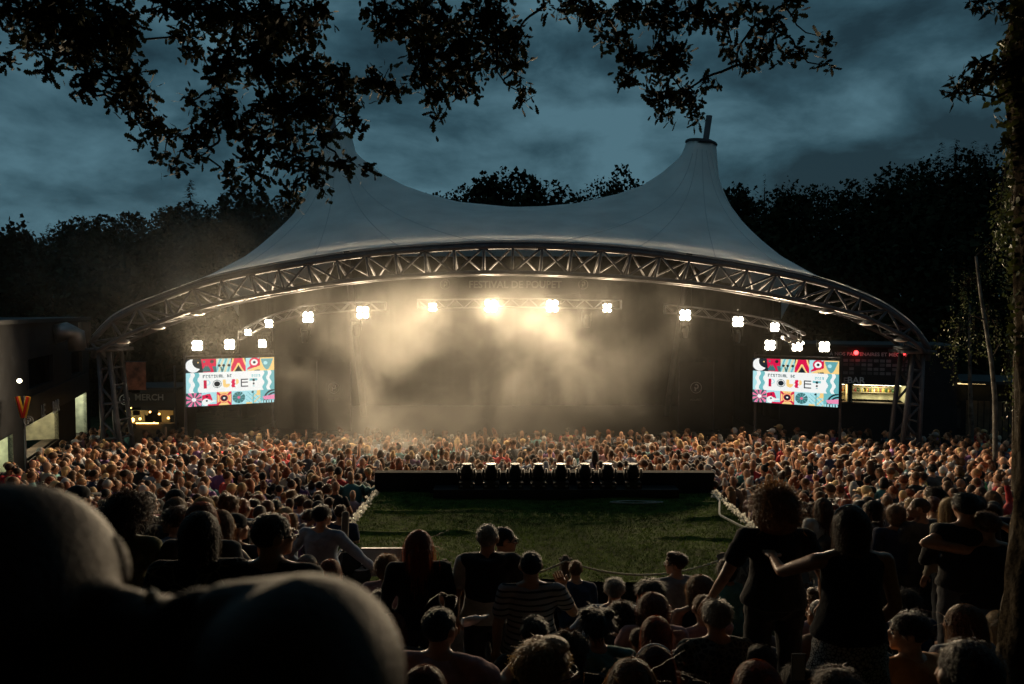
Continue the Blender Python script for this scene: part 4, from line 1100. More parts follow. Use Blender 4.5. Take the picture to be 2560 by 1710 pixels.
def oak(blobs, trunk, d0, label, seed, leaf=(.055, .115)):
    rs = np.random.RandomState(seed); root = thing('oak_tree', label, 'tree', trunk)
    C = []
    for (x, y, rx, ry) in blobs: C.append(at(x, y, d0 + rs.uniform(-.45, .45)))
    C = np.array(C); wood = MB(); twigs = MB(); order = np.argsort([b[1] for b in blobs])
    T0 = np.array(trunk, float); fork = T0 + np.array([.2, .5, CAMZ + 3.2 - T0[2]])
    done = []
    par = {}; 
    for i in order:
        if not done or blobs[i][1]-blobs[i][3] < 15: par[i] = -1
        else:
            j = min(done, key=lambda q: np.linalg.norm(C[q]-C[i]) + (0.25 if blobs[q][1] > blobs[i][1]-10 else 0)); par[i] = j
        done.append(i)
    kids = {i: sum(1 for k in par.values() if k == i) for i in par}
    for i in order:
        j = par[i]
        if j == -1:
            b = C[i]; a = b + np.array([rs.normal(0, .25), -1.2, 1.0]); m = fork + (a-fork)*.5 + np.array([0, 0, .5])
            P = [fork, m, a, (a+b)/2 + rs.normal(0, .06, 3), b]; R = [.10, .06, .035, .022, .013]
            P2 = []; R2 = []
            for t in np.linspace(0, 4, 22): P2.append([np.interp(t, range(5), np.array(P)[:, k]) for k in range(3)]); R2.append(np.interp(t, range(5), R))
            wood.tube(P2, R2, 7)
        else:
            a, b = C[j], C[i]; n = 7; P2 = []
            w = rs.normal(0, .05, 3)
            for t in np.linspace(0, 1, n): P2.append(a + (b-a)*t + w*math.sin(t*math.pi) + rs.normal(0, .012, 3))
            twigs.tube(P2, np.linspace(.014 if kids.get(i) else .010, .007 if kids.get(i) else .004, n), 6)
    leaves = Scat(); px2m = d0/FPX
    for (x, y, rx, ry), c in zip(blobs, C):
        n = int(rx*ry*math.pi/60)+6; nc = max(4, n//5)
        # twig ends
        q = rs.normal(size=(nc, 3)); q /= np.linalg.norm(q, axis=1)[:, None]; q *= rs.uniform(.15, 1.0, (nc, 1))**.6
        ends = c + q*np.array([rx, (rx+ry)*.5, ry])*px2m
        for e in ends: twigs.tube([c, (c+e)/2+rs.normal(0, .015, 3), e], [.006, .004, .0025], 4)
        per = int(math.ceil(n/nc)); pos = np.repeat(ends, per, axis=0) + rs.normal(0, .035, (nc*per, 3))
        R = rand_rot(rs, len(pos), .35)
        leaves.put(LV, LF, pos, R, rs.uniform(*leaf, len(pos)))
    # trunk and main limbs
    tr = MB(); P = [T0 + np.array([0, 0, -.3]), T0 + np.array([.05, .05, 1.2]), T0+np.array([.12, .25, 2.6]), fork]
    tr.tube([[np.interp(t, range(4), np.array(P)[:, k]) for k in range(3)] for t in np.linspace(0, 3, 14)], np.interp(np.linspace(0, 3, 14), [0, .3, 3], [.42, .3, .16]), 14)
    wpart(tr, 'trunk', M_bark, root, True); wpart(wood, 'limb', M_twig, root, True)
    o = wpart(twigs, 'twigs', M_twig, root); o['kind'] = 'stuff'
    o = wpart(leaves, 'crown', M_leaf, root); o['kind'] = 'stuff'
    # unseen leaf cards added overhead to keep sky light off the seats
    up = Scat(); n = 5200; x = T0[0]*.75+rs.uniform(-5.5, 5.5, n); y = rs.uniform(-4, 8.5, n)
    z = np.maximum(CAMZ+4.2, CAMZ+.50*np.maximum(y, 0)+1.5)+rs.uniform(0, 1.9, n)
    up.put(CV, CF, np.stack([x, y, z], 1), rand_rot(rs, n, 0), rs.uniform(.4, .8, n))
    o = wpart(up, 'added_shade_crown', M_far, root); o['kind'] = 'stuff'
oak(OAK_A, (-3.6, -2.2, G(-2)), 6.6, 'lobed oak branches hanging in front of the tent peak with the hidden pole', 21)
oak(OAK_B, (3.0, -2.8, G(-2)), 7.0, 'lobed oak branches hanging over the middle of the sky near the bare pole', 22)

def ivy_tree():
    d = 4.6; rs = np.random.RandomState(31)
    left = [(1760, 2496), (1710, 2502), (1500, 2522), (1300, 2545), (1000, 2553), (800, 2549), (500, 2549), (300, 2540), (200, 2522), (130, 2522), (60, 2534), (-80, 2545)]
    rad = [.24, .235, .20, .17, .15, .15, .15, .15, .17, .17, .15, .13]
    n, m = 120, 40; P = np.zeros((n, m+1, 3)); yy = np.linspace(1760, -80, n)
    lx = np.interp(-yy, [-a for a, b in left], [b for a, b in left]); rr = np.interp(-yy, [-a for a, b in left], rad)
    for i in range(n):
        c = at(lx[i]+rr[i]*FPX/d, yy[i], d)
        for j in range(m+1):
            t = 2*math.pi*j/m; k = .5*math.sin(t*9+math.sin(i*.11)*2) + .3*math.sin(t*17+i*.23) + .35*math.sin(i*.55+t*5)
            r = rr[i]*(1+.10*k)
            P[i, j] = (c[0]+r*math.cos(t), c[1]+r*math.sin(t), c[2])
    base = P[0, :-1].mean(0); zg = G(d)
    root = thing('ivy_tree', 'rough-barked tree trunk with ivy cut by the picture edge', 'tree', (base[0], base[1], zg))
    mb = MB().grid(P)
    # continue to the ground
    P2 = np.stack([P[0]+np.array([0, 0, zg-.2-P[0][0][2]]), P[0]]); P2[0, :, :2] = base[:2]+(P[0, :, :2]-base[:2])*1.25
    mb.grid(P2)
    wpart(mb, 'trunk', M_bark, root, True)
    iv = Scat(); V = np.array([(0, 0, 0), (.45, .42, .05), (1, 0, 0), (.45, -.42, .05), (.1, .3, 0), (.1, -.3, 0)]); F = [(0, 4, 1, 2), (0, 2, 3, 5)]
    pos = []
    for k in range(900):
        y = rs.uniform(-60, 900) if rs.rand() < .8 else rs.uniform(60, 420); i = np.argmin(np.abs(yy-y)); t = rs.uniform(1.2, 4.8)
        c = P[i, :-1].mean(0); r = rr[i]*(1.05+abs(rs.normal(0, .22 if 90 < y < 350 else .06)))
        pos.append((c[0]+r*math.cos(t), c[1]+r*math.sin(t), c[2]))
    pos = np.array(pos); iv.put(V, F, pos, rand_rot(rs, len(pos), .8), rs.uniform(.03, .055, len(pos)))
    o = wpart(iv, 'ivy', M_ivy, root); o['kind'] = 'stuff'
    lf = Scat(); tw = MB()
    for (x, y, rx, ry) in [(2440, 8, 24, 10), (2505, 12, 44, 18), (2545, 40, 25, 20), (2425, 205, 40, 32), (2480, 185, 38, 36), (2388, 228, 20, 14), (2500, 236, 26, 16), (2450, 160, 25, 14), (2540, 340, 22, 22), (2520, 360, 14, 14)]:
        c = at(x, y, d+rs.uniform(-.3, .3)); a = at(2560, y-20, d)
        tw.tube([a, (a+c)/2+rs.normal(0, .03, 3), c], [.012, .008, .003], 5)
        nn = int(rx*ry*3.14/45)+6; q = rs.normal(0, .5, (nn, 3)); pos = c+q*np.array([rx, rx, ry])*d/FPX
        for e in pos[:6]: tw.tube([c, e], [.003, .0015], 4)
        V2 = np.array([(0, 0, 0), (.4, .2, .02), (1, 0, 0), (.4, -.2, .02)]); lf.put(V2, [(0, 1, 2, 3)], pos, rand_rot(rs, nn, .2), rs.uniform(.05, .075, nn))
    o = wpart(tw, 'twigs', M_twig, root); o['kind'] = 'stuff'
    o = wpart(lf, 'crown', M_leaf, root); o['kind'] = 'stuff'
ivy_tree()

# unseen oaks added above and behind the camera to shade the front rows
def shade_grove():
    rs = np.random.RandomState(61)
    for k, (x, y, r, lab) in enumerate(((-9, -3, 6.0, 'unseen oak added to shade the seats on the merchandise side'), (9.5, -3, 6.0, 'unseen oak added to shade the seats on the bar side'), (0, -8, 6.5, 'unseen oak added behind the camera for shade'), (-3.5, -13, 6, 'unseen oak added for shade further up the slope behind the camera, merchandise side'), (6, -14, 6, 'unseen oak added for shade further up the slope behind the camera, bar side'), (-17, 3, 5.5, 'unseen oak added for shade beyond the seats at the merchandise side edge'), (18, 3, 5.5, 'unseen oak added for shade beyond the seats at the bar side edge'))):
        zg = G(y); rt = thing('oak_tree', lab, 'tree', (x, y, zg), group='unseen oaks added to shade the seating slope')
        top = CAMZ + max(5.2, .46*(y+r)+2.2); T = MB(); Lf = Scat(); c = np.array([x, y, top+.8])
        T.tube([(x, y, zg-.2), (x+.1, y, zg+2), (x, y, top-1), c], [.5, .36, .25, .08], 10)
        for q in range(9):
            a = q/9*6.28+rs.uniform(-.3, .3); e = c+np.array([math.cos(a)*r*.8, math.sin(a)*r*.8, rs.uniform(.0, .8)]); T.tube([(x, y, top-1.2), (np.array([x, y, top-1.0])+e)/2+np.array([0, 0, .3]), e], [.16, .1, .03], 6)
        n = 3200; a = rs.uniform(0, 6.28, n); q = np.sqrt(rs.uniform(0, 1, n))*r; pos = np.stack([x+q*np.cos(a), y+q*np.sin(a), top+.3+rs.uniform(0, 1, n)*(2.2-1.6*(q/r)**2)], 1)
        pos[:, 2] = np.maximum(pos[:, 2], CAMZ+.47*np.maximum(pos[:, 1], 0)+1.2)
        if y < -6:
            low = rs.rand(n) < .55; pos[low, 2] = rs.uniform(zg+.8, top+1.0, low.sum()); pos[low, 1] = np.minimum(pos[low, 1], -6.5)
        Lf.put(CV, CF, pos, rand_rot(rs, n, 0), rs.uniform(.4, .9, n))
        wpart(T, 'trunk', M_bark, rt, True); wpart(Lf, 'crown', M_far, rt)['kind'] = 'stuff'
# wooded hillside
SKY = [(-200, 590), (0, 590), (60, 586), (130, 560), (300, 534), (400, 520), (455, 505), (520, 495), (560, 492), (620, 476), (700, 492), (800, 490), (950, 490), (1070, 486), (1150, 480), (1220, 456), (1260, 426), (1320, 434), (1400, 454),
       (1450, 464), (1540, 440), (1640, 434), (1700, 450), (1810, 464), (1830, 456), (1900, 484), (1960, 450), (2050, 458), (2150, 448), (2250, 412), (2310, 402), (2400, 385), (2560, 370), (2760, 350)]
def crown_pts(rs, n, c, rx, rz, lumps=7):
    cc = rs.normal(size=(lumps, 3)); cc /= np.linalg.norm(cc, axis=1)[:, None]; cc *= np.array([rx*.6, rx*.6, rz*.6])
    w = rs.randint(0, lumps, n); q = rs.normal(size=(n, 3)); q /= np.linalg.norm(q, axis=1)[:, None]; q *= rs.uniform(.75, 1.05, (n, 1))
    return c + cc[w] + q*np.array([rx, rx, rz])*.52
def broadleaf(mbt, mbl, rs, top, base, w, n):
    h = top[2]-base[2]; c = np.array([top[0], top[1], top[2]-h*.36])
    mbt.tube([base, (base+c)/2+rs.normal(0, .15, 3), c], [.28, .2, .08], 6)
    pos = crown_pts(rs, n, c, w, h*.36); mbl.put(CV, CF, pos, rand_rot(rs, n, 0), rs.uniform(.22, .5, n)*w/3.0*(1 if n < 600 else 1.1))
def conifer(mbt, mbl, rs, top, base, w, n):
    h = top[2]-base[2]; mbt.tube([base, base+(top-base)*.9], [.22, .03], 6)
    t = rs.uniform(0, 1, n)**.75; t[:14] = np.linspace(0, .12, 14); a = rs.uniform(0, 6.28, n); tier = .72+.28*np.abs(np.sin(t*h*2.4)); r = w*t*tier*rs.uniform(.5, 1.0, n)
    pos = np.stack([top[0]+r*np.cos(a), top[1]+r*np.sin(a), top[2]-t*h*.9-r*.18], 1)
    mbl.put(np.array([(0, -.18, 0), (1, -.1, -.25), (1, .1, -.25), (0, .18, 0)]), CF, pos, np.stack([np.stack([np.cos(a), np.sin(a), 0*a], 1), np.stack([-np.sin(a), np.cos(a), 0*a], 1), np.tile([0, 0, 1.0], (n, 1))], 2), (.35+.5*t)*w*.5)
def woods():
    rs = np.random.RandomState(17); T = MB(); Lf = Scat()
    sx, sy = [a for a, b in SKY], [b for a, b in SKY]
    for layer, (dy, d0, d1, step) in enumerate(((0, 60, 72, 15), (34, 54, 62, 26), (80, 48, 56, 34), (140, 44, 50, 44), (215, 42, 46, 60))):
        x = -160
        while x < 2740:
            y = np.interp(x, sx, sy)+dy+rs.uniform(-5, 12)+(rs.uniform(-8, 8) if layer else 0); d = rs.uniform(d0, d1)
            p = at(x, y, d)
            if abs(p[0]) > 60 and layer > 2: x += step; continue
            g = ground_at(p[0], d); h = np.clip(p[2]-g, 4.0, 13.0)
            base = np.array([p[0], d, p[2]-h]); w = rs.uniform(1.3, 2.5)*(1.0 if layer == 0 else 1.4)
            if rs.rand() < .12: conifer(T, Lf, rs, p, base, w*.9, 260)
            else: broadleaf(T, Lf, rs, p, base, w, 520 if layer == 0 else 260)
            x += step*rs.uniform(.7, 1.3)
    # unseen trees added round the back of the seats to close off sky light
    for k in range(70):
        a = rs.uniform(math.pi*.92, math.pi*2.08); R_ = rs.uniform(20, 27); x, y = R_*math.cos(a), R_*math.sin(a)*.95+2
        if y > 9: continue
        g = ground_at(x, y); h = rs.uniform(9, 12); T.tube([(x, y, g-.2), (x, y, g+h*.8)], [.25, .1], 6)
        nn = 240; pos = np.stack([x+rs.normal(0, 1.5, nn), y+rs.normal(0, 1.5, nn), g+rs.uniform(.1, h, nn)], 1); Lf.put(CV, CF, pos, rand_rot(rs, nn, 0), rs.uniform(.7, 1.3, nn))
    root = thing('treeline', 'dark wooded hillside rising behind the tent', 'wood'); root['kind'] = 'stuff'
    build(T, 'trunks', M_bark, root)['kind'] = 'stuff'
    build(Lf, 'foliage', M_far, root)['kind'] = 'stuff'
woods()
shade_grove()
def skyline_trees():
    rs = np.random.RandomState(41)
    spec = [('c', 475, 446, 62, 1.9, 'pointed fir standing above the wooded skyline behind the oak branches'), ('b', 622, 462, 60, 2.6, 'round bushy tree on the skyline next to the hidden tent peak'),
            ('b', 1260, 416, 64, 3.2, 'largest round tree on the skyline between the tent peaks'), ('b', 1562, 418, 62, 2.0, 'spiky round tree on the skyline near the bare pole'), ('c', 1543, 424, 62, .8, 'thin bare-topped fir on the skyline near the bare pole'),
            ('b', 1828, 448, 60, 1.6, 'round tree rising just past the tent edge and bare pole'), ('c', 1912, 432, 62, .8, 'thin lone fir on the skyline past the bare pole'),
            ('c', 2352, 356, 58, 1.7, 'outermost of the tall firs in the cluster by the ivy tree'), ('c', 2389, 344, 60, 1.8, 'tallest fir of the cluster near the ivy tree'), ('c', 2436, 350, 58, 1.6, 'third fir of the cluster, beside the tallest one'), ('c', 2464, 356, 60, 1.5, 'fir of the cluster closest to the ivy tree'),
            ('b', 2210, 416, 58, 2.0, 'rounded tree on the slope below the fir cluster'), ('b', 4, 512, 34, 1.4, 'dark leafy treetop cut by the picture edge above the bar building')]
    for k, x, y, d, w, lab in spec:
        top = at(x, y, d); g = ground_at(top[0], d); h = min(top[2]-g, 15.0); base = np.array([top[0], d, top[2]-h])
        r = thing('fir_tree' if k == 'c' else 'broadleaf_tree', lab, 'tree', tuple(base), group='trees standing out on the skyline')
        T = MB(); Lf = Scat(); (conifer if k == 'c' else broadleaf)(T, Lf, rs, top, base, w, 700 if k == 'c' else 1500)
        wpart(T, 'trunk', M_bark, r, True); wpart(Lf, 'crown', M_far, r)['kind'] = 'stuff'
skyline_trees()
def birches():
    rs = np.random.RandomState(51)
    V2 = np.array([(0, 0, 0), (.4, .28, .02), (1, 0, 0), (.4, -.28, .02)])
    for k, (pts, d, crown, lab) in enumerate((
            ([(2492, 1125), (2488, 1000), (2478, 900), (2462, 800), (2452, 740), (2440, 640)], 21.0, [(2470, 800, 60, 60), (2430, 700, 60, 70), (2530, 860, 40, 90), (2500, 640, 50, 80), (2400, 830, 60, 60)], 'leaning pale birch trunk in front of the toilet hut'),
            ([(2433, 1125), (2428, 1040), (2425, 960), (2424, 860), (2424, 760)], 25.0, [(2420, 780, 50, 60), (2380, 860, 50, 40)], 'straight dark birch trunk behind the leaning birch'),
            ([(2548, 1130), (2543, 1000), (2545, 800), (2540, 600), (2530, 400)], 13.0, [(2545, 420, 40, 50), (2530, 480, 40, 60), (2505, 480, 30, 80), (2520, 560, 36, 70), (2540, 640, 20, 70), (2535, 370, 30, 30), (2545, 880, 24, 70)], 'weeping birch with lit hanging leaves beside the ivy trunk'))):
        P = np.array([at(x, y, d) for x, y in pts]); base = P[0].copy(); base[2] = G(d)
        P = np.vstack([base, P[1:]]); m = len(P)
        r = thing('birch_tree', lab, 'tree', tuple(base), group='birches near the toilet hut')
        wpart(MB().tube([[np.interp(t, range(m), P[:, q]) for q in range(3)] for t in np.linspace(0, m-1, 24)], np.linspace(.07, .035, 24) if k == 0 else np.linspace(.08, .04, 24), 10), 'trunk', M_birch if k < 2 else M_bark, r, True)
        lf = Scat(); tw = MB()
        for (x, y, rx, ry) in crown:
            c = at(x, y, d+rs.uniform(-.6, .6)); j = np.argmin(np.linalg.norm(P-c, axis=1)); tw.tube([P[max(1, j)], (P[max(1, j)]+c)/2+np.array([0, 0, .3]), c], [.03, .02, .008], 5)
            n = int(rx*ry/(13 if k == 2 else 14)); strands = max(5, n//16); q = rs.normal(0, .5, (strands, 3))*np.array([rx, rx, ry])*d/FPX + c
            for s in q:
                L = rs.uniform(.3, 1.0); tw.tube([c, (c+s)/2+np.array([0, 0, .15]), s, s-np.array([0, 0, L])], [.006, .005, .004, .002], 4)
                kk = 16; pos = s - np.outer(rs.uniform(0, L, kk), [0, 0, 1]) + rs.normal(0, .05, (kk, 3)); lf.put(V2, CF, pos, rand_rot(rs, kk, .9), rs.uniform(.05, .085, kk))
        wpart(tw, 'twigs', M_twig, r)['kind'] = 'stuff'; wpart(lf, 'crown', M_ivy, r)['kind'] = 'stuff'
birches()

# ------------------------------------------------------------------ stage smoke
SMOKE_AT = (2.2, 12.5, 8.8)
def smoke():
    m = bpy.data.materials.new('stage_smoke'); m.use_nodes = True; nt = m.node_tree; N = nt.nodes; L = nt.links; N.clear()
    out = N.new('ShaderNodeOutputMaterial'); pv = N.new('ShaderNodeVolumePrincipled')
    pv.inputs['Color'].default_value = (0.91, 0.89, 0.82, 1); pv.inputs['Anisotropy'].default_value = 0.25
    tc = N.new('ShaderNodeTexCoord'); sep = N.new('ShaderNodeSeparateXYZ'); L.new(tc.outputs['Object'], sep.inputs[0])
    def M(op, a, b=None, c=None, clamp=False):
        n = N.new('ShaderNodeMath'); n.operation = op; n.use_clamp = clamp
        for i, v in enumerate((a, b, c)):
            if v is None: continue
            if isinstance(v, (int, float)): n.inputs[i].default_value = v
            else: L.new(v, n.inputs[i])
        return n.outputs[0]
    X, Y, Z = sep.outputs
    def gauss(v, c, w):
        t = M('MULTIPLY', M('SUBTRACT', v, c), 1.0/w); return M('EXPONENT', M('MULTIPLY', M('MULTIPLY', t, t), -1.0))
    def ramp(v, a, b): 
        n = N.new('ShaderNodeMapRange'); n.interpolation_type = 'SMOOTHSTEP'; L.new(v, n.inputs['Value']); n.inputs['From Min'].default_value = a; n.inputs['From Max'].default_value = b; return n.outputs['Result']
    def noise(scale, detail, rough=.55, dist=.4, loc=(0, 0, 0)):
        mp = N.new('ShaderNodeMapping'); mp.inputs['Location'].default_value = loc; L.new(tc.outputs['Object'], mp.inputs['Vector'])
        n = N.new('ShaderNodeTexNoise'); n.inputs['Scale'].default_value = scale; n.inputs['Detail'].default_value = detail; n.inputs['Roughness'].default_value = rough; n.inputs['Distortion'].default_value = dist
        L.new(mp.outputs['Vector'], n.inputs['Vector']); return n.outputs['Fac']
    n1 = noise(.36, 5.0, .62, .6, SMOKE_AT)
    puff = ramp(n1, .46, .66)
    # plume over centre stage drifting down towards the crowd
    top = M('MULTIPLY', ramp(Z, 7.9, 5.6), ramp(Z, -.6, 2.8))
    XS = M('SUBTRACT', X, M('MULTIPLY', M('SUBTRACT', Z, 6.0), .55))
    plume = M('MULTIPLY', M('MULTIPLY', gauss(XS, -.3, 3.5), gauss(Y, 23.6, 3.2)), top)
    plume = M('MULTIPLY', plume, M('MULTIPLY_ADD', puff, 1.0, .09))
    # thinner drift along the merchandise side under and past the arch
    dx = gauss(X, -9.8, 4.4); drift = M('MULTIPLY', M('MULTIPLY', dx, gauss(Y, 26.5, 4.2)), gauss(Z, 7.4, 1.9))
    drift = M('MULTIPLY', drift, M('MULTIPLY_ADD', puff, 1.0, .12))
    low = M('MULTIPLY', M('MULTIPLY', gauss(X, -1.0, 8.0), gauss(Y, 25.0, 5.0)), ramp(Z, 7.4, 6.4))
    dens = M('MULTIPLY_ADD', plume, .185, M('MULTIPLY_ADD', drift, .045, M('MULTIPLY', low, .0012)))
    # fade at the box faces
    for v, a, b in ((X, -23.5, -20.5), (X, 12.5, 9.5), (Y, 14.5, 17.0), (Y, 36, 33.5), (Z, 10.8, 9.4)):
        dens = M('MULTIPLY', dens, ramp(v, a, b))
    L.new(dens, pv.inputs['Density']); L.new(pv.outputs[0], out.inputs['Volume'])
    try: m.cycles.volume_step_rate = 1.3
    except Exception: pass
    try: m.cycles.volume_sampling = 'MULTIPLE_IMPORTANCE'
    except Exception: pass
    o = build(MB().box((-5.5, 25.25, 5.6), (36, 21.5, 10.4)), 'smoke', m)
    tag(o, 'warm-lit drifting smoke across centre stage', 'smoke', kind='stuff')
smoke()
# ------------------------------------------------------------------ people
# figures face +Y (the stage), origin on the ground; skeleton -> skinned tubes -> one continuous surface
JOBS = []
def remesh_job(mb, voxel, smooth, name, post=None):
    JOBS.append(dict(mb=mb, voxel=voxel, smooth=smooth, name=name, post=post)); return len(JOBS)-1
def run_jobs():
    obs = []
    for j in JOBS:
        o = bpy.data.objects.new('tmp', j['mb'].mesh('tmp')); COL.objects.link(o)
        r = o.modifiers.new('r', 'REMESH'); r.mode = 'VOXEL'; r.voxel_size = j['voxel']; r.use_smooth_shade = True
        if j['smooth']:
            s = o.modifiers.new('s', 'SMOOTH'); s.factor = .5; s.iterations = j['smooth']
        obs.append(o)
    dg = bpy.context.evaluated_depsgraph_get()
    for j, o in zip(JOBS, obs):
        me = bpy.data.meshes.new_from_object(o.evaluated_get(dg)); me.name = j['name']
        if j['post'] is not None:
            V, F = j['post'].arrays(); n0 = len(me.vertices)
            A = np.zeros(n0*3); me.vertices.foreach_get('co', A); fs = [tuple(p.vertices) for p in me.polygons]
            me2 = bpy.data.meshes.new(j['name']); me2.from_pydata(np.concatenate([A.reshape(-1, 3), V]).tolist(), [], fs+[tuple(i+n0 for i in f) for f in F]); me = me2
        if j['name'] in ('top', 'bottom', 'sweater', 'vest', 'trousers'):   # creases in the cloth
            n0 = len(me.vertices); A = np.zeros(n0*3); me.vertices.foreach_get('co', A); A = A.reshape(-1, 3); Nn = np.zeros(n0*3); me.vertices.foreach_get('normal', Nn); Nn = Nn.reshape(-1, 3)
            x, y, z = A.T; f = np.sin(26*z+14*x+3*np.sin(9*y+5*x)+len(JOBS)*.7)*.5+np.sin(41*x-19*z+4*np.sin(11*z))*.3+np.sin(60*z+23*y+2*np.sin(17*x))*.2
            A += Nn*(np.maximum(f, -.3)*.009)[:, None]; me.vertices.foreach_set('co', A.ravel())
        me.polygons.foreach_set('use_smooth', np.ones(len(me.polygons), bool)); me.update()
        j['mesh'] = me
    for o in obs:
        d = o.data; bpy.data.objects.remove(o); bpy.data.meshes.remove(d)

def A3(*v): return np.array(v, float)
def joints(pose):
    sit = pose.startswith('sit')
    if sit:
        J = dict(hip=A3(0, -.03, .11), waist=A3(0, -.045, .25), chest=A3(0, 0, .45), neck=A3(0, .035, .63), head=A3(0, .075, .765))
        J['shL'], J['shR'] = A3(-.19, .025, .57), A3(.19, .025, .57)
        J['elL'], J['elR'] = A3(-.25, .12, .33), A3(.25, .12, .33)
        J['wrL'], J['wrR'] = A3(-.12, .33, .30), A3(.12, .33, .30)
        J['hpL'], J['hpR'] = A3(-.09, -.01, .11), A3(.09, -.01, .11)
        J['knL'], J['knR'] = A3(-.17, .40, .30), A3(.17, .40, .30)
        J['anL'], J['anR'] = A3(-.13, .60, -.10), A3(.13, .60, -.10)
    else:
        J = dict(hip=A3(0, 0, .95), waist=A3(0, -.01, 1.09), chest=A3(0, -.01, 1.28), neck=A3(0, -.015, 1.465), head=A3(0, .02, 1.605))
        J['shL'], J['shR'] = A3(-.19, -.01, 1.405), A3(.19, -.01, 1.405)
        J['elL'], J['elR'] = A3(-.25, -.035, 1.12), A3(.25, -.035, 1.12)
        J['wrL'], J['wrR'] = A3(-.255, .05, .88), A3(.255, .05, .88)
        J['hpL'], J['hpR'] = A3(-.09, 0, .92), A3(.09, 0, .92)
        J['knL'], J['knR'] = A3(-.105, .02, .50), A3(.105, .02, .50)
        J['anL'], J['anR'] = A3(-.12, -.03, .08), A3(.12, -.03, .08)
    O = {}
    if pose == 'stand_hips': O = dict(elL=A3(-.40, -.09, 1.15), wrL=A3(-.20, .02, 1.0), elR=A3(.40, -.09, 1.15), wrR=A3(.20, .02, 1.0))
    if pose == 'stand_fold': O = dict(elL=A3(-.27, .06, 1.13), wrL=A3(.06, .22, 1.15), elR=A3(.27, .06, 1.13), wrR=A3(-.06, .23, 1.2))
    if pose == 'stand_reach_left': O = dict(elL=A3(-.31, .20, 1.26), wrL=A3(-.27, .46, 1.27), elR=A3(.25, -.02, 1.12), wrR=A3(.2, .12, .92))
    if pose == 'stand_head': O = dict(elL=A3(-.47, .04, 1.44), wrL=A3(-.17, .10, 1.60), elR=A3(.42, .1, 1.42), wrR=A3(.14, .14, 1.62))
    if pose == 'stand_raise': O = dict(elR=A3(.34, .12, 1.52), wrR=A3(.30, .16, 1.78))
    if pose == 'stand_phone': O = dict(elL=A3(-.26, .05, 1.14), wrL=A3(-.10, .26, 1.25), elR=A3(.26, .05, 1.14), wrR=A3(.10, .27, 1.26))
    if pose == 'stand_out': O = dict(elL=A3(-.33, -.05, 1.14), wrL=A3(-.40, .06, .92), elR=A3(.30, -.04, 1.13), wrR=A3(.34, .06, .90))
    if pose == 'stand_hand_up': O = dict(elR=A3(.33, .10, 1.17), wrR=A3(.26, .16, 1.36))
    if pose == 'stand_rail': O = dict(elL=A3(-.36, -.06, 1.14), wrL=A3(-.24, .03, .98), elR=A3(.40, .05, 1.16), wrR=A3(.52, .2, .96))
    if pose == 'sit_hug': O = dict(elL=A3(-.30, .10, .36), wrL=A3(-.06, .40, .40), elR=A3(.30, .10, .36), wrR=A3(.06, .42, .40))
    if pose == 'sit_back': O = dict(elL=A3(-.38, -.10, .36), wrL=A3(-.42, -.16, .12), chest=A3(0, -.07, .44), neck=A3(0, -.07, .625), head=A3(0, -.03, .76), shL=A3(-.2, -.08, .57), shR=A3(.19, -.06, .57))
    if pose == 'sit_out': O = dict(elL=A3(-.36, .02, .38), wrL=A3(-.24, .22, .25), elR=A3(.36, .02, .38), wrR=A3(.24, .22, .25))
    if pose == 'sit_tall': O = dict(elL=A3(-.23, .0, .33), wrL=A3(-.18, .2, .22), elR=A3(.23, .0, .33), wrR=A3(.18, .2, .22), chest=A3(0, -.02, .46), neck=A3(0, .0, .65), head=A3(0, .03, .79))
    if pose == 'sit_bow': O = dict(chest=A3(0, .05, .43), neck=A3(0, .12, .60), head=A3(0, .19, .72), shL=A3(-.19, .10, .55), shR=A3(.19, .10, .55))
    if pose == 'sit_drink': O = dict(elR=A3(.30, .18, .40), wrR=A3(.42, .36, .52))
    J.update(O); J['sit'] = sit
    return J
def spine_rows(J, female):
    """(point, half width, half depth) up the trunk"""
    h, w, c, n = J['hip'], J['waist'], J['chest'], J['neck']; L = lambda a, b, t: a+(b-a)*t
    f = female
    return [(h-(w-h)*.75, .135, .10), (h-(w-h)*.2, .168 if not f else .175, .118), (L(h, w, .5), .155 if not f else .16, .11), (w, .143 if not f else .125, .10), (L(w, c, .5), .152 if not f else .138, .108),
            (c, .165 if not f else .152, .115), (L(c, n, .45), .168 if not f else .152, .105), (L(c, n, .75), .125, .08), (n, .066 if not f else .056, .062)]
def head_matrix(J, yaw, pitch):
    M = Matrix.Translation(J['head']) @ Matrix.Rotation(yaw, 4, 'Z') @ Matrix.Rotation(pitch, 4, 'X')
    return M
def hand_mb(mb, wr, el, curl=.5, side=1):
    d = wr-el; d /= np.linalg.norm(d); up = A3(0, 0, 1) if abs(d[2]) < .8 else A3(0, 1, 0); s = np.cross(d, up); s /= np.linalg.norm(s); p = np.cross(s, d)
    palm0, palm1 = wr+d*.015, wr+d*.085
    mb.tube([wr-d*.03, wr, palm0+d*.02, palm1], [[.026, .022], [.028, .02], [.040, .018], [.038, .014]], 10, xref=s)
    for k, (o, l) in enumerate(((-.030, .062), (-.010, .074), (.010, .070), (.029, .054))):
        b = palm1+s*o; q1 = b+d*l*.5-p*l*.15*curl*2; q2 = q1+d*l*.35-p*l*.45*curl*2
        mb.tube([b-d*.01, b, q1, q2], [.009, .0092, .0085, .0065], 6)
    t0 = wr+d*.03+s*side*.03; t1 = t0+s*side*.028+d*.028-p*.01; t2 = t1+d*.03-p*.012
    mb.tube([wr+d*.015+s*side*.012, t0, t1, t2], [.014, .013, .0105, .008], 6)
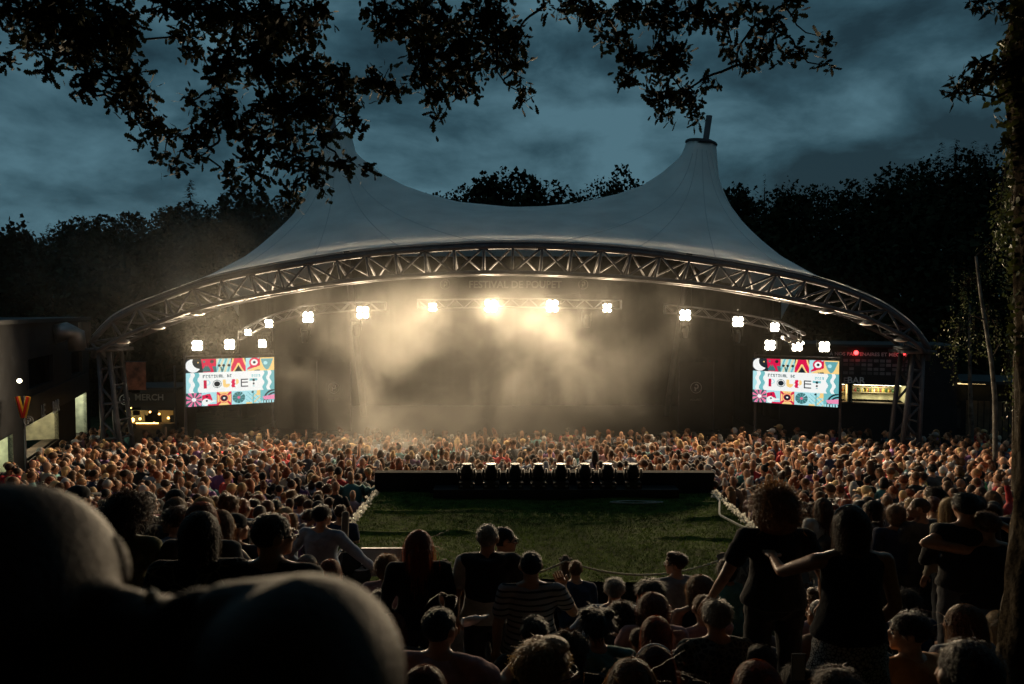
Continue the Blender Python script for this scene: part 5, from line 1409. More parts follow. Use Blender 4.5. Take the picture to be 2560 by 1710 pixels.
def body_mb(pose, yaw, pitch, female):
    J = joints(pose); mb = MB(); rows = spine_rows(J, female)
    mb.tube([r[0] for r in rows], [[r[1], r[2]] for r in rows], 18, xref=(1, 0, 0))
    H = head_matrix(J, yaw, pitch); hd = lambda *p: np.array(H @ Vector(p))
    R = np.array(H.to_3x3())
    mb.capsule(J['neck']-A3(0, .005, .06), hd(0, -.012, -.045), .058 if not female else .050, .056 if not female else .047, 12)
    # head: cranium, jaw, brow, nose, chin, ears
    mb.ell(hd(0, -.012, .02), (.076, .096, .097), 20, 14, R); mb.ell(hd(0, .032, -.045), (.056, .062, .074), 16, 12, R)
    mb.ell(hd(0, .066, .022), (.050, .026, .020), 12, 8, R); mb.tube([hd(0, .082, .012), hd(0, .102, -.018), hd(0, .112, -.036), hd(0, .085, -.048)], [.011, .013, .0165, .012], 8)
    mb.ell(hd(0, .074, -.100), (.026, .022, .022), 10, 8, R); mb.ell(hd(0, .088, -.072), (.024, .012, .012), 8, 6, R)
    for s in (-1, 1): mb.ell(hd(s*.082, -.008, -.004), (.011, .024, .034), 10, 8, R); mb.ell(hd(s*.045, .062, -.02), (.022, .02, .022), 8, 6, R)
    for s in 'LR':
        k = -1 if s == 'L' else 1; sh, el, wr = J['sh'+s], J['el'+s], J['wr'+s]; a = .9 if female else 1.0
        mb.capsule(J['neck']+A3(k*.03, -.005, -.015), sh+A3(-k*.02, 0, .0), .050*a, .052*a, 10)
        mb.capsule(sh, el, .057*a, .042*a, 12); m = el+(wr-el)*.3; mb.capsule(el, m, .042*a, .041*a, 10); mb.capsule(m, wr, .041*a, .027*a, 10)
        hp, kn, an = J['hp'+s], J['kn'+s], J['an'+s]
        mb.capsule(hp, kn, .092, .058, 12); m = kn+(an-kn)*.3; mb.capsule(kn, m, .056, .056, 10); mb.capsule(m, an, .056, .037, 10)
        mb.capsule(an+A3(0, -.03, -.03), an+A3(k*.02, .13, -.05), .040, .032, 8)
    post = MB()
    for s, k in (('L', -1), ('R', 1)): hand_mb(post, J['wr'+s], J['el'+s], .35, -k)
    return mb, post, J
def top_mb(pose, female, sleeve):
    J = joints(pose); mb = MB(); rows = spine_rows(J, female); e = .016
    P = [r[0] for r in rows[1:-1]]; R = [[r[1]+e+(.024 if i < 3 else .004), r[2]+e+(.024 if i < 3 else .004)] for i, r in enumerate(rows[1:-1])]
    n = J['neck']; P.append(n-(n-J['chest'])*.08); R.append([.085, .075])
    mb.tube(P, R, 20, xref=(1, 0, 0))
    for s in 'LR':
        k = -1 if s == 'L' else 1; sh, el, wr = J['sh'+s], J['el'+s], J['wr'+s]
        if sleeve == 'none': mb.capsule(n+A3(k*.045, -.005, -.03), sh+A3(-k*.055, 0, .0), .05, .05, 10); continue
        mb.capsule(n+A3(k*.035, -.005, -.03), sh+A3(-k*.02, 0, .004), .055, .062, 10)
        if sleeve == 'short': mb.capsule(sh, sh+(el-sh)*.55, .069, .066, 12)
        else: mb.capsule(sh, el, .069, .054, 12); mb.capsule(el, el+(wr-el)*.92, .054, .040, 12)
    if sleeve == 'sweater':   # knotted sweater round the shoulders
        th = np.linspace(0, 2*math.pi, 20); c = n-A3(0, 0, .035)
        mb.tube([c+A3(.13*math.cos(t), .10*math.sin(t), .02*math.cos(2*t)) for t in th], .042, 8)
    return mb
def sweater_mb():
    J = joints('stand'); mb = MB(); rows = spine_rows(J, False); n = J['neck']
    P = [rows[3][0], rows[4][0], rows[5][0], rows[6][0], rows[7][0]]; R = [[.175, .135], [.182, .142], [.192, .148], [.195, .138], [.15, .11]]
    mb.tube(P, R, 20, xref=(1, 0, 0))
    for k in (-1, 1): mb.capsule(n+A3(k*.04, -.01, -.035), J['shR' if k > 0 else 'shL']+A3(-k*.03, 0, .01), .07, .075, 12)
    mb.capsule(J['shR'], J['shR']+A3(.05, -.02, -.16), .083, .085, 12)
    th = np.linspace(0, 2*math.pi, 20); c = n-A3(0, .0, .03); mb.tube([c+A3(.12*math.cos(t), .10*math.sin(t), .015*math.cos(2*t)) for t in th], .045, 8)
    return mb
def bottom_mb(pose, female, kind='trousers'):
    J = joints(pose); mb = MB(); rows = spine_rows(J, female)
    mb.tube([rows[0][0], rows[1][0], rows[2][0]], [[.14, .11], [.185, .135], [.168, .12]], 16, xref=(1, 0, 0))
    if kind == 'dress' and not J['sit']:
        mb.tube([A3(0, 0, .98), A3(0, 0, .8), A3(0, .01, .45), A3(0, .01, .12)], [[.18, .14], [.21, .17], [.25, .21], [.29, .25]], 20, xref=(1, 0, 0)); return mb
    for s in 'LR':
        hp, kn, an = J['hp'+s], J['kn'+s], J['an'+s]
        mb.capsule(hp, kn, .105, .075, 12)
        if kind != 'shorts': mb.capsule(kn, an+(kn-an)*.08, .072, .058, 12)
    return mb

# ---- hair, in head space (head centre at origin, facing +Y)
def hair_cap(style):
    mb = MB()
    if style in ('crop', 'balding'):
        mb.ell((0, -.016, .026), (.0805, .0985, .097), 22, 16); return mb
    if style == 'short': mb.ell((0, -.022, .034), (.086, .102, .096), 22, 16); return mb
    if style == 'quiff': mb.ell((0, -.022, .034), (.084, .102, .096), 22, 16).ell((0, .035, .105), (.065, .055, .034), 14, 10); return mb
    if style == 'curly': mb.ell((0, -.03, .045), (.105, .112, .105), 22, 16).ell((0, -.045, -.03), (.10, .085, .09), 18, 12); return mb
    if style == 'bigcurly': mb.ell((0, -.03, .04), (.135, .135, .12), 22, 16).ell((0, -.05, -.06), (.14, .10, .13), 18, 12); return mb
    mb.ell((0, -.022, .034), (.091, .104, .099), 22, 16)
    if style == 'bob': mb.tube([A3(0, -.035, .03), A3(0, -.04, -.06), A3(0, -.04, -.14)], [[.095, .085], [.10, .08], [.092, .06]], 18, xref=(1, 0, 0))
    if style in ('long', 'wavy'): mb.tube([A3(0, -.035, .03), A3(0, -.05, -.08), A3(0, -.075, -.2), A3(0, -.10, -.33 if style == 'long' else -.40)], [[.095, .082], [.102, .07], [.105, .045], [.075, .025]], 18, xref=(1, 0, 0))
    if style == 'bun': mb.ell((0, -.075, .115), (.045, .042, .04), 12, 10)
    if style == 'buns':
        for s in (-1, 1): mb.ell((s*.075, -.03, .105), (.038, .036, .036), 12, 10)
    if style == 'knot': mb.ell((0, -.125, .02), (.048, .04, .048), 12, 10)
    if style == 'pony': mb.tube([A3(0, -.10, .05), A3(0, -.15, .03), A3(0, -.16, -.06), A3(0, -.14, -.2)], [.03, .034, .032, .008], 10)
    return mb
def hair_strands(style, seed, n):
    rs = np.random.RandomState(seed); mb = MB(); Q = []
    big = {'curly': 1.3, 'bigcurly': 1.62}.get(style, 1.09 if style in ('short', 'quiff') else (1.13 if style in ('long', 'wavy', 'bob', 'bun', 'buns', 'knot', 'pony') else 1.02))
    Lc = {'short': .035, 'quiff': .04, 'crop': .012, 'balding': .012, 'curly': .10, 'bigcurly': .20, 'bob': .22, 'long': .42, 'wavy': .46}.get(style, .09)
    steps = 9 if style in ('curly', 'bigcurly', 'wavy', 'long', 'bob') else 4
    c = np.array([0, -.022, .034]); R = np.array([.083, .099, .095])*big
    for k in range(n):
        v = rs.normal(size=3); v /= np.linalg.norm(v)
        if v[2] < -.25 or (v[1] > .55 and v[2] < .35): v[2] = abs(v[2])
        if style == 'balding' and v[2] > .35: continue
        p = c+v*R; nrm = v/R; nrm /= np.linalg.norm(nrm)
        part = np.array([v[0]*1.2, v[1]-.3, -.9 if style not in ('quiff',) else .2]); t = part-nrm*part.dot(nrm); t /= (np.linalg.norm(t)+1e-6)
        t = t+rs.normal(0, .28 if style not in ('curly', 'bigcurly') else .5, 3); t /= np.linalg.norm(t); h = Lc*rs.uniform(.6, 1.15)/steps; ph = rs.uniform(0, 6.28); w = rs.uniform(.0022, .0045)
        pts = [p]
        for i in range(steps):
            d = t.copy()
            if style in ('long', 'wavy', 'bob'):
                if pts[-1][2] > .0: nn = (pts[-1]-c)/R**2; nn /= np.linalg.norm(nn); d = d-nn*d.dot(nn)*.9; d[2] -= .25
                else: d = np.array([.05*v[0], -.12*(i < 6), -1.0])+rs.normal(0, .08, 3)
                if style == 'wavy': d += .45*np.array([math.cos(ph+i*1.6), math.sin(ph+i*1.6), 0])
            elif style in ('curly', 'bigcurly'):
                d = d*.55+nrm*.25+.95*np.array([math.cos(ph+i*1.5), math.sin(ph+i*1.5), math.cos(ph*2+i*1.3)])*.7; d[2] -= .4
            else: d = d+nrm*(.35 if i == 0 else .1)
            d /= np.linalg.norm(d); pts.append(pts[-1]+d*h)
        pts = np.array(pts); side = np.cross(pts[-1]-pts[0], nrm); side /= (np.linalg.norm(side)+1e-9)
        ww = w*np.linspace(1, .25, len(pts))[:, None]*side
        for i in range(len(pts)-1): Q.append([pts[i]-ww[i], pts[i]+ww[i], pts[i+1]+ww[i+1], pts[i+1]-ww[i+1]])
    if Q: mb.quads(Q)
    return mb
def cap_mb():
    mb = MB(); n = 18; th = np.linspace(0, 2*math.pi, n, endpoint=False)
    mb.ell((0, -.015, .045), (.088, .106, .088), 20, 14)
    V = []
    for i, r in enumerate((0, 1)):
        for a in np.linspace(-1.0, 1.0, 11): V.append((.088*math.sin(a)*(1+.12*r), .07+.03*math.cos(a)+r*(.085*math.cos(a*.9)), .035-.012*r*r-.012*abs(a)))
    V = np.array(V); F = [(i, i+1, 12+i, 11+i) for i in range(10)]
    mb.add(np.concatenate([V, V-A3(0, 0, .006)]), F+[tuple(22+q for q in f[::-1]) for f in F]+[(11+i, 12+i, 33+i+1, 33+i) for i in range(10)])
    return mb
def glasses_mb():
    mb = MB(); th = np.linspace(0, 2*math.pi, 17)
    for s in (-1, 1):
        mb.tube([A3(s*.033+.024*math.cos(t), .104, -.002+.019*math.sin(t)) for t in th], .0028, 5)
        mb.tube([A3(s*.057, .102, .002), A3(s*.083, .05, .004), A3(s*.088, -.01, .006)], .0028, 5)
    mb.tube([A3(-.009, .105, 0), A3(.009, .105, 0)], .0025, 5); return mb
def eyes_mb():
    mb = MB()
    for s in (-1, 1): mb.ell((s*.030, .079, -.002), (.014, .011, .010), 10, 8); mb.tube([A3(s*.012, .092, .022), A3(s*.03, .092, .027), A3(s*.05, .080, .022)], .0045, 5)
    return mb

SKIN = [(.44, .235, .145), (.48, .27, .17), (.38, .20, .12), (.28, .14, .085)]
HC = dict(dark=(.032, .018, .011), brown=(.085, .04, .018), light=(.22, .11, .045), blond=(.42, .28, .13), grey=(.32, .30, .28), white=(.55, .53, .50), red=(.30, .065, .016), auburn=(.17, .045, .016), black=(.010, .009, .009))
TC = dict(black=(.014, .014, .016), navy=(.025, .035, .07), white=(.50, .49, .48), grey=(.17, .175, .19), pale=(.27, .28, .31), blue=(.10, .15, .25), lightblue=(.20, .26, .35), red=(.42, .03, .035), pink=(.36, .21, .22), orange=(.42, .16, .035),
          yellow=(.66, .46, .05), green=(.06, .36, .10), olive=(.12, .12, .06), teal=(.08, .22, .22), brown=(.14, .08, .05), purple=(.14, .06, .16), charcoal=(.06, .06, .065), cream=(.38, .33, .25))
CACHE = {}
def get_body(pose, yaw, pitch, female, vox):
    k = ('b', pose, round(yaw, 2), round(pitch, 2), female, vox)
    if k not in CACHE:
        mb, post, J = body_mb(pose, yaw, pitch, female); CACHE[k] = remesh_job(mb, vox, 3, 'body', post)
    return CACHE[k]
def get_top(pose, female, sleeve, vox):
    k = ('t', pose, female, sleeve, vox)
    if k not in CACHE: CACHE[k] = remesh_job(top_mb(pose, female, sleeve), vox, 4, 'top')
    return CACHE[k]
def get_bottom(pose, female, kind, vox):
    k = ('p', pose, female, kind, vox)
    if k not in CACHE: CACHE[k] = remesh_job(bottom_mb(pose, female, kind), vox, 4, 'bottom')
    return CACHE[k]
def get_hair(style, var, fine):
    k = ('h', style, var, fine)
    if k not in CACHE:
        n = (800 if style not in ('bigcurly', 'curly', 'wavy', 'long') else 1050) if fine else 160
        CACHE[k] = remesh_job(hair_cap(style), .009 if fine else .016, 3, 'hair', hair_strands(style, 100+var, n))
    return CACHE[k]
PEOPLE = []
def H_of(pose): return (.765 if pose != 'sit_tall' else .79)+.125 if pose.startswith('sit') else 1.735
def solve_depth(x, y, H, dmin=1.3, dmax=30):
    r = ray(x, y); prev = None
    for d in np.arange(dmin, dmax, .02):
        t = d/r[1]; f = (CAMZ+r[2]*t)-(G(d)+H)
        if prev is not None and prev*f <= 0: return d
        prev = f
    return dmax
def person(x, y, pose, yaw=0, hair='short', hc='brown', top='black', label='', sleeve='short', female=False, hyaw=0, hpitch=0, scale=1.0, bottom='charcoal', kind='trousers', skin=0, extra=(), group=None, d=None, fine=True, topmat=None, botmat=None):
    """x, y: picture position of the top of the head; stands or sits on the slope there"""
    H = H_of(pose)*scale
    if d is None: d = solve_depth(x, y, H)
    p = at(x, y, d)
    vox = .013 if d < 9 else .018
    Jh = joints(pose)['head']
    q = dict(loc=(p[0], d, p[2]-H), pose=pose, yaw=math.radians(yaw), hair=hair, hc=hc, top=top, label=label, scale=scale, bottom=bottom, skin=skin, extra=extra, group=group, d=d, topmat=topmat, botmat=botmat,
             body=get_body(pose, math.radians(hyaw), math.radians(hpitch), female, vox), topj=get_top(pose, female, sleeve, vox), botj=get_bottom(pose, female, kind, vox),
             hairj=None if hair in ('bald', 'cap') else get_hair(hair, RND.randint(0, 2), fine), H=head_matrix(joints(pose), math.radians(hyaw), math.radians(hpitch)))
    # the head, not the feet, must sit under the pixel
    ang = q['yaw']; hx, hy = Jh[0]*scale, Jh[1]*scale
    q['loc'] = (p[0]-(hx*math.cos(ang)-hy*math.sin(ang)), d-(hx*math.sin(ang)+hy*math.cos(ang)), p[2]-H)
    PEOPLE.append(q)
EXTRA = {}
def spawn_people():
    EXTRA['cap'] = cap_mb().mesh('cap', True); EXTRA['glasses'] = glasses_mb().mesh('glasses', True); EXTRA['eyes'] = eyes_mb().mesh('eyes', True)
    def am(me, m):
        if len(me.materials) == 0: me.materials.append(m)
        return me
    am(EXTRA['cap'], M_cloth); am(EXTRA['glasses'], M_black); am(EXTRA['eyes'], mat('eye', (.03, .02, .015), .2))
    band = MB(); th = np.linspace(.15*math.pi, .85*math.pi, 26)
    for t in th: band.ell((.096*math.cos(t), -.0, .035+.103*math.sin(t)), (.006, .007, .006), 6, 4)
    EXTRA['sweater'] = am(JOBS[SWEATER]['mesh'], M_cloth)
    EXTRA['headband'] = am(band.mesh('headband'), mat('sparkling_beads', (.8, .8, .8), .12, .9))
    gl = glasses_mb(); V = np.concatenate(gl.v); 
    for q in PEOPLE:
        r = thing('person', q['label'], 'person', q['loc'], q['yaw'], q['group']); wd = 1.12 if q['d'] < 9 else 1.04; r.scale = (q['scale']*wd, q['scale']*(1+(wd-1)*.6), q['scale'])
        o = link('body', am(JOBS[q['body']]['mesh'], M_skin), None, r); o.color = (*SKIN[q['skin']], 1)
        tm = q['topmat'] or M_cloth
        o = link('shirt', JOBS[q['topj']]['mesh'], None, r); o.color = (*TC[q['top']], 1)
        setmat(o, tm)
        o = link('trousers' if True else 'skirt', JOBS[q['botj']]['mesh'], None, r); o.color = (*TC[q['bottom']], 1); setmat(o, q['botmat'] or M_cloth)
        if q['hairj'] is not None:
            o = link('hair', am(JOBS[q['hairj']]['mesh'], M_hair), None, r); o.matrix_local = q['H']; o.color = (*HC[q['hc']], 1)
        if q['hair'] == 'cap':
            o = link('baseball_cap', EXTRA['cap'], None, r); o.matrix_local = q['H']; o.color = (*TC[q['hc']], 1) if q['hc'] in TC else (*HC[q['hc']], 1)
        for e in q['extra']:
            M = q['H']
            if e == 'sunglasses': M = q['H'] @ Matrix.Translation((0, -.02, .115)) @ Matrix.Rotation(.6, 4, 'X'); me = EXTRA['glasses']; nm = 'sunglasses'
            elif e == 'sweater': M = Matrix.Identity(4); me = EXTRA[e]; nm = e
            else: me = EXTRA[e]; nm = e
            o = link(nm, me, None, r); o.matrix_local = M
            if e == 'sweater': o.color = (*TC['black'], 1)
def setmat(o, m):
    if len(o.data.materials) == 0: o.data.materials.append(None)
    o.material_slots[0].link = 'OBJECT'; o.material_slots[0].material = m

SWEATER = remesh_job(sweater_mb(), .013, 4, 'sweater')
def pattern_mat(name, kind):
    m = mat(name, (.1, .1, .1), .9, spec=.15); nt = m.node_tree; N = nt.nodes; L = nt.links; b = N['Principled BSDF']
    tc = N.new('ShaderNodeTexCoord'); rp = N.new('ShaderNodeValToRGB'); e = rp.color_ramp.elements; rp.color_ramp.interpolation = 'CONSTANT'
    if kind == 'stripe':
        w = N.new('ShaderNodeTexWave'); w.bands_direction = 'Z'; w.inputs['Scale'].default_value = 6.6; w.inputs['Distortion'].default_value = .6; L.new(tc.outputs['Object'], w.inputs['Vector']); L.new(w.outputs['Fac'], rp.inputs['Fac'])
        e[0].color = (.03, .03, .04, 1); e[1].position = .22; e[1].color = (.32, .30, .31, 1)
    else:
        v = N.new('ShaderNodeTexVoronoi'); v.feature = 'DISTANCE_TO_EDGE'; v.inputs['Scale'].default_value = 48 if kind == 'lace' else (9 if kind == 'lines' else 26); L.new(tc.outputs['Object'], v.inputs['Vector']); L.new(v.outputs['Distance'], rp.inputs['Fac'])
        if kind == 'lace': e[0].color = (.02, .02, .02, 1); e[1].position = .10; e[1].color = (.48, .46, .43, 1)
        elif kind == 'lines': e[0].color = (.20, .20, .19, 1); e[1].position = .03; e[1].color = (.012, .012, .014, 1)
        else: e[0].color = (.16, .16, .14, 1); e[1].position = .12; e[1].color = (.03, .03, .03, 1)
    L.new(rp.outputs['Color'], b.inputs['Base Color']); return m
M_stripe = pattern_mat('striped_cotton', 'stripe'); M_lace = pattern_mat('printed_skirt', 'lace'); M_lines = pattern_mat('line_print', 'lines'); M_camo = pattern_mat('mottled_print', 'mottle')
# x, y (top of head), pose, yaw (degrees, + turns towards the picture's left), ...
# --- merchandise side, standing
person(197, 1213, 'stand', 0, 'cap', 'black', 'black', 'man in a black cap behind the blurred bald head', hyaw=-30, d=7.2)
person(367, 1227, 'stand', 0, 'crop', 'black', 'black', 'cropped dark-haired man looking sideways above the curly-haired woman in olive', hyaw=-50, extra=('eyes',), d=7.8)
person(321, 1247, 'stand_fold', -12, 'bigcurly', 'dark', 'olive', 'woman with a dark curly mop in an olive blouse beside the blurred neck', female=True, hyaw=-12, hpitch=-12, scale=.97, d=5.5)
person(258, 1267, 'stand', 0, 'cap', 'charcoal', 'black', 'man in a shiny dark cap between the bald head and the curly mop', hyaw=-40, scale=.97, d=7.5)
person(432, 1270, 'stand_phone', 65, 'knot', 'brown', 'blue', 'woman in profile with swept-back hair and a blue shirt reaching forward', sleeve='long', female=True, hyaw=20, extra=('eyes',), scale=.96, d=7.1)
person(440, 1244, 'stand', 0, 'bob', 'light', 'charcoal', 'woman with lit brown hair just behind the woman in profile', female=True, d=7.4)
person(500, 1280, 'stand', 8, 'bob', 'dark', 'black', 'woman with straight dark hair and a line-patterned black blouse', female=True, topmat=M_lines, sleeve='short', scale=.98, d=4.2)
person(505, 1256, 'stand', 0, 'bob', 'red', 'charcoal', 'woman with ginger hair peeping over the dark straight hair', female=True, d=5.4)
person(552, 1276, 'stand_hand_up', -25, 'bob', 'light', 'black', 'woman with wispy light brown hair and a raised bare arm', female=True, hyaw=-25, sleeve='none', d=6.2)
person(588, 1283, 'stand', -8, 'cap', 'black', 'navy', 'man in a black peaked cap and dark blue hooded jacket', sleeve='long', hyaw=-38, d=6.6)
person(610, 1325, 'stand', 0, 'short', 'dark', 'red', 'person in a red top half hidden behind the peaked cap man', scale=.95, d=7.6)
person(683, 1281, 'stand_out', -6, 'crop', 'dark', 'black', 'large man with spectacles and a dark shirt turned towards the turf', hyaw=-42, extra=('glasses', 'eyes'), scale=1.02, d=4.2)
person(636, 1248, 'stand', 0, 'short', 'dark', 'black', 'tall dark-haired man in black above the spectacled man', hyaw=-45, extra=('eyes',), d=11.0)
person(806, 1264, 'stand_rail', -14, 'short', 'dark', 'lightblue', 'man in a light blue shirt with one hand on his hip', sleeve='long', hyaw=-25, extra=('eyes',), d=8.8)
person(852, 1262, 'stand', 0, 'short', 'brown', 'navy', 'man in a navy tee beside the near corner of the turf', d=11.4)
person(797, 1225, 'stand', 0, 'crop', 'light', 'pale', 'man in a pale blue tee above the light blue shirt man', d=14.0)
person(729, 1224, 'stand', -10, 'short', 'light', 'navy', 'broad man in a navy tee with lit sandy hair', scale=1.02, d=14.0)
person(752, 1238, 'stand', -15, 'knot', 'brown', 'pink', 'woman in a pink tee stretching an arm towards the navy tee man', female=True, d=13.4)
person(716, 1268, 'stand', 0, 'long', 'blond', 'charcoal', 'woman with long blond hair between the spectacled man and the light blue shirt', female=True, hyaw=-30, d=11.3)
person(820, 1210, 'stand', 0, 'short', 'brown', 'black', 'man in black with a teal bag strap near the turf edge', hyaw=-30, d=14.9)
person(770, 1385, 'sit_tall', -15, 'balding', 'grey', 'charcoal', 'bald bearded man with glasses behind the blurred shoulder', hyaw=-45, extra=('glasses', 'eyes'), d=8.2)
person(824, 1400, 'sit', -10, 'bob', 'red', 'teal', 'woman with ginger hair and a teal cardigan behind the blurred shoulder', sleeve='long', female=True, hyaw=20, d=7.3)
# --- in front of the turf
person(966, 1391, 'sit_tall', 8, 'curly', 'light', 'pink', 'woman with curly light brown hair and a pinkish tee by the grey board', female=True, d=8.2)
person(1046, 1326, 'stand', 6, 'long', 'red', 'black', 'red-haired woman in a black long-sleeved top standing in front of the turf', sleeve='long', female=True, hyaw=5, scale=.98, d=6.4)
person(1220, 1308, 'stand', 0, 'crop', 'grey', 'white', 'grey-haired man with a black sweater over his shoulders standing before the turf', hyaw=-14, scale=1.01, extra=('sweater',), d=6.5)
person(1262, 1316, 'stand', -30, 'crop', 'dark', 'black', 'bald bearded man in profile just behind the sweater man', hyaw=-45, extra=('glasses', 'eyes'), scale=1.0, d=7.1)
person(1327, 1376, 'stand_hand_up', 4, 'crop', 'black', 'pale', 'man in a striped tee with one hand raised to his shoulder', topmat=M_stripe, scale=.98, d=6.1)
person(1439, 1400, 'sit_tall', 0, 'crop', 'light', 'navy', 'close-cropped man in a navy sweater seated below the rope', sleeve='long', d=9.4)
person(1157, 1415, 'sit_tall', -6, 'long', 'light', 'pale', 'woman in a light tank top half hidden by the sweater man', sleeve='none', female=True, d=8.0)
person(1102, 1520, 'sit_drink', -8, 'crop', 'black', 'pink', 'person with sunglasses pushed up on the head holding a bottle', sleeve='short', extra=('sunglasses',), hyaw=-25, scale=1.05, d=4.6)
person(1336, 1544, 'sit_hug', 0, 'short', 'dark', 'black', 'short-haired man in a dark jacket below the striped man', sleeve='long', d=5.4)
person(1422, 1588, 'sit', 6, 'curly', 'brown', 'black', 'woman with springy brown curls below the navy sweater man', female=True, d=5.2)
person(1364, 1608, 'sit', -20, 'quiff', 'blond', 'black', 'blond person with swept hair at the bottom edge in profile', hyaw=-35, extra=('glasses', 'eyes'), scale=1.08, d=3.2)
person(950, 1476, 'sit_tall', 6, 'short', 'dark', 'purple', 'dark-haired person with an earring beside the red-haired woman', hyaw=25, d=7.0)
person(982, 1536, 'sit', 0, 'bob', 'red', 'charcoal', 'orange-haired person below the red-haired woman', female=True, d=6.0)
person(1062, 1670, 'sit', -6, 'bob', 'auburn', 'black', 'auburn-haired person at the bottom edge beside the blurred shoulder', female=True, scale=1.05, d=3.7)
# --- bar side of the middle, seated
person(1536, 1445, 'sit_out', 0, 'short', 'grey', 'lightblue', 'grey-haired man in a light blue shirt with arms spread', sleeve='long', scale=1.08, d=8.0)
person(1622, 1452, 'sit', 35, 'knot', 'dark', 'black', 'dark-haired woman with an updo turned towards the grey-haired man', female=True, hyaw=30, extra=('eyes',), sleeve='none', scale=1.05, d=7.8)
person(1688, 1383, 'sit_tall', 15, 'quiff', 'brown', 'grey', 'man with glasses and a grey tee looking sideways along the rope', hyaw=50, extra=('glasses', 'eyes'), d=8.6)
person(1750, 1439, 'sit_tall', 10, 'wavy', 'light', 'black', 'woman with long wavy brown hair seated below the danger sign', sleeve='none', female=True, hyaw=10, scale=1.08, d=7.5)
person(1817, 1402, 'sit_tall', 0, 'curly', 'dark', 'teal', 'dark curly-haired person in black and mint in front of the danger sign', d=9.2)
person(1632, 1484, 'sit', 0, 'wavy', 'auburn', 'pink', 'woman with long auburn curls and a small topknot in pale pink', female=True, sleeve='long', scale=1.06, d=6.6)
person(1757, 1485, 'sit_back', 20, 'crop', 'light', 'pink', 'man in a pale pink shirt leaning on one arm', sleeve='long', hyaw=-15, scale=1.08, d=7.1)
person(1790, 1500, 'sit_tall', 5, 'short', 'grey', 'charcoal', 'man with greying hair and a mottled dark shirt', topmat=M_camo, hyaw=8, d=5.3)
person(1492, 1524, 'sit', 0, 'buns', 'dark', 'teal', 'woman with two dark hair buns and a dark teal top', female=True, scale=1.05, d=5.5)
person(1556, 1510, 'sit', 0, 'curly', 'dark', 'black', 'person with dark tight curls and an orange necklace', scale=1.05, d=6.8)
person(1640, 1544, 'sit', 0, 'bob', 'red', 'black', 'person with a smooth copper bob below the auburn curls', female=True, scale=1.05, d=5.6)
person(1597, 1570, 'sit', -4, 'crop', 'brown', 'black', 'child with cropped hair beside the copper bob', scale=.82, d=6.3)
person(1636, 1617, 'sit', 4, 'long', 'auburn', 'black', 'woman wearing a sparkling headband in front of the copper bob', female=True, extra=('headband',), d=4.5)
person(1579, 1652, 'sit', 0, 'long', 'light', 'black', 'woman with straight light brown hair at the bottom edge', female=True, d=3.6)
person(1902, 1612, 'sit', 0, 'crop', 'dark', 'black', 'short dark-haired person above the bright red hair', hyaw=20, d=5.0)
person(1893, 1658, 'sit', 0, 'bob', 'red', 'black', 'person with bright red hair at the bottom edge', female=True, d=3.4)
person(1992, 1650, 'sit_bow', 0, 'short', 'dark', 'navy', 'hunched person with a phone between the red hair and the printed skirt', scale=.86, d=4.4)
# --- bar side, standing pair and those round them
person(1937, 1226, 'stand_out', 0, 'bigcurly', 'light', 'black', 'woman with a big mop of frizzy hair standing in a dark tee', female=True, sleeve='short', scale=1.0, bottom='black', d=5.4)
person(2125, 1266, 'stand_reach_left', 2, 'bob', 'brown', 'black', 'woman in a printed skirt reaching an arm to the frizzy-haired woman', female=True, sleeve='none', kind='dress', botmat=M_lace, extra=('headband',), scale=.98, d=4.6)
person(2012, 1255, 'stand', 0, 'wavy', 'dark', 'black', 'woman with dark wavy hair between the standing pair', female=True, d=10.2)
person(2057, 1245, 'stand', 0, 'long', 'brown', 'white', 'woman with long brown hair and a white tee behind the standing pair', female=True, d=9.8)
person(2064, 1340, 'sit_tall', 0, 'bob', 'brown', 'white', 'woman with a short bob and a white top under the outstretched arm', female=True, d=9.6)
person(2257, 1255, 'stand', 0, 'short', 'grey', 'white', 'grey-haired man in a white tee past the printed skirt woman', hyaw=10, d=11.6)
person(2203, 1267, 'stand', 0, 'wavy', 'light', 'lightblue', 'woman with streaked wavy hair and a light blue collar', female=True, d=10.6)
person(2276, 1279, 'stand', 0, 'crop', 'brown', 'black', 'close-cropped man in a black tee before the grey-haired man', d=10.2)
person(2362, 1264, 'stand', 20, 'short', 'grey', 'black', 'grey-haired person in black with the face turned aside', hyaw=45, extra=('eyes',), d=10.3)
person(2412, 1230, 'stand_fold', 0, 'short', 'black', 'black', 'tall man in a black hooded top rising above the crowd', sleeve='long', scale=1.05, d=6.8)
person(2466, 1278, 'stand_head', 0, 'short', 'light', 'black', 'person with both hands held to the head and elbows out', sleeve='none', bottom='blue', d=6.7)
person(2337, 1221, 'stand', 8, 'curly', 'dark', 'olive', 'man with dark curls in an olive tee near the tall hooded man', hyaw=20, d=10.5)
person(2480, 1227, 'stand_raise', 0, 'long', 'light', 'red', 'woman in red with one hand raised near the tree trunk', sleeve='long', female=True, d=11.3)
person(2303, 1180, 'stand_fold', 50, 'short', 'brown', 'yellow', 'person in a bright yellow tee in the crowd by the tall dark man', d=16.0)
person(2447, 1176, 'stand', 40, 'short', 'dark', 'green', 'person in a bright green tee in the crowd near the trunk', d=16.5)
person(2330, 1160, 'stand', 0, 'short', 'black', 'charcoal', 'dark broad man beside the bright yellow tee', d=17.0)
person(2043, 1474, 'sit_tall', 40, 'quiff', 'light', 'pink', 'young man in profile beside the printed skirt', hyaw=35, extra=('eyes',), d=7.5)
person(2052, 1499, 'sit', 30, 'balding', 'grey', 'brown', 'balding grey man seated against the printed skirt', hyaw=25, d=6.5)
person(2264, 1475, 'sit', 10, 'knot', 'dark', 'navy', 'woman with a dark updo and a striped navy shirt', female=True, scale=1.06, sleeve='long', d=7.3)
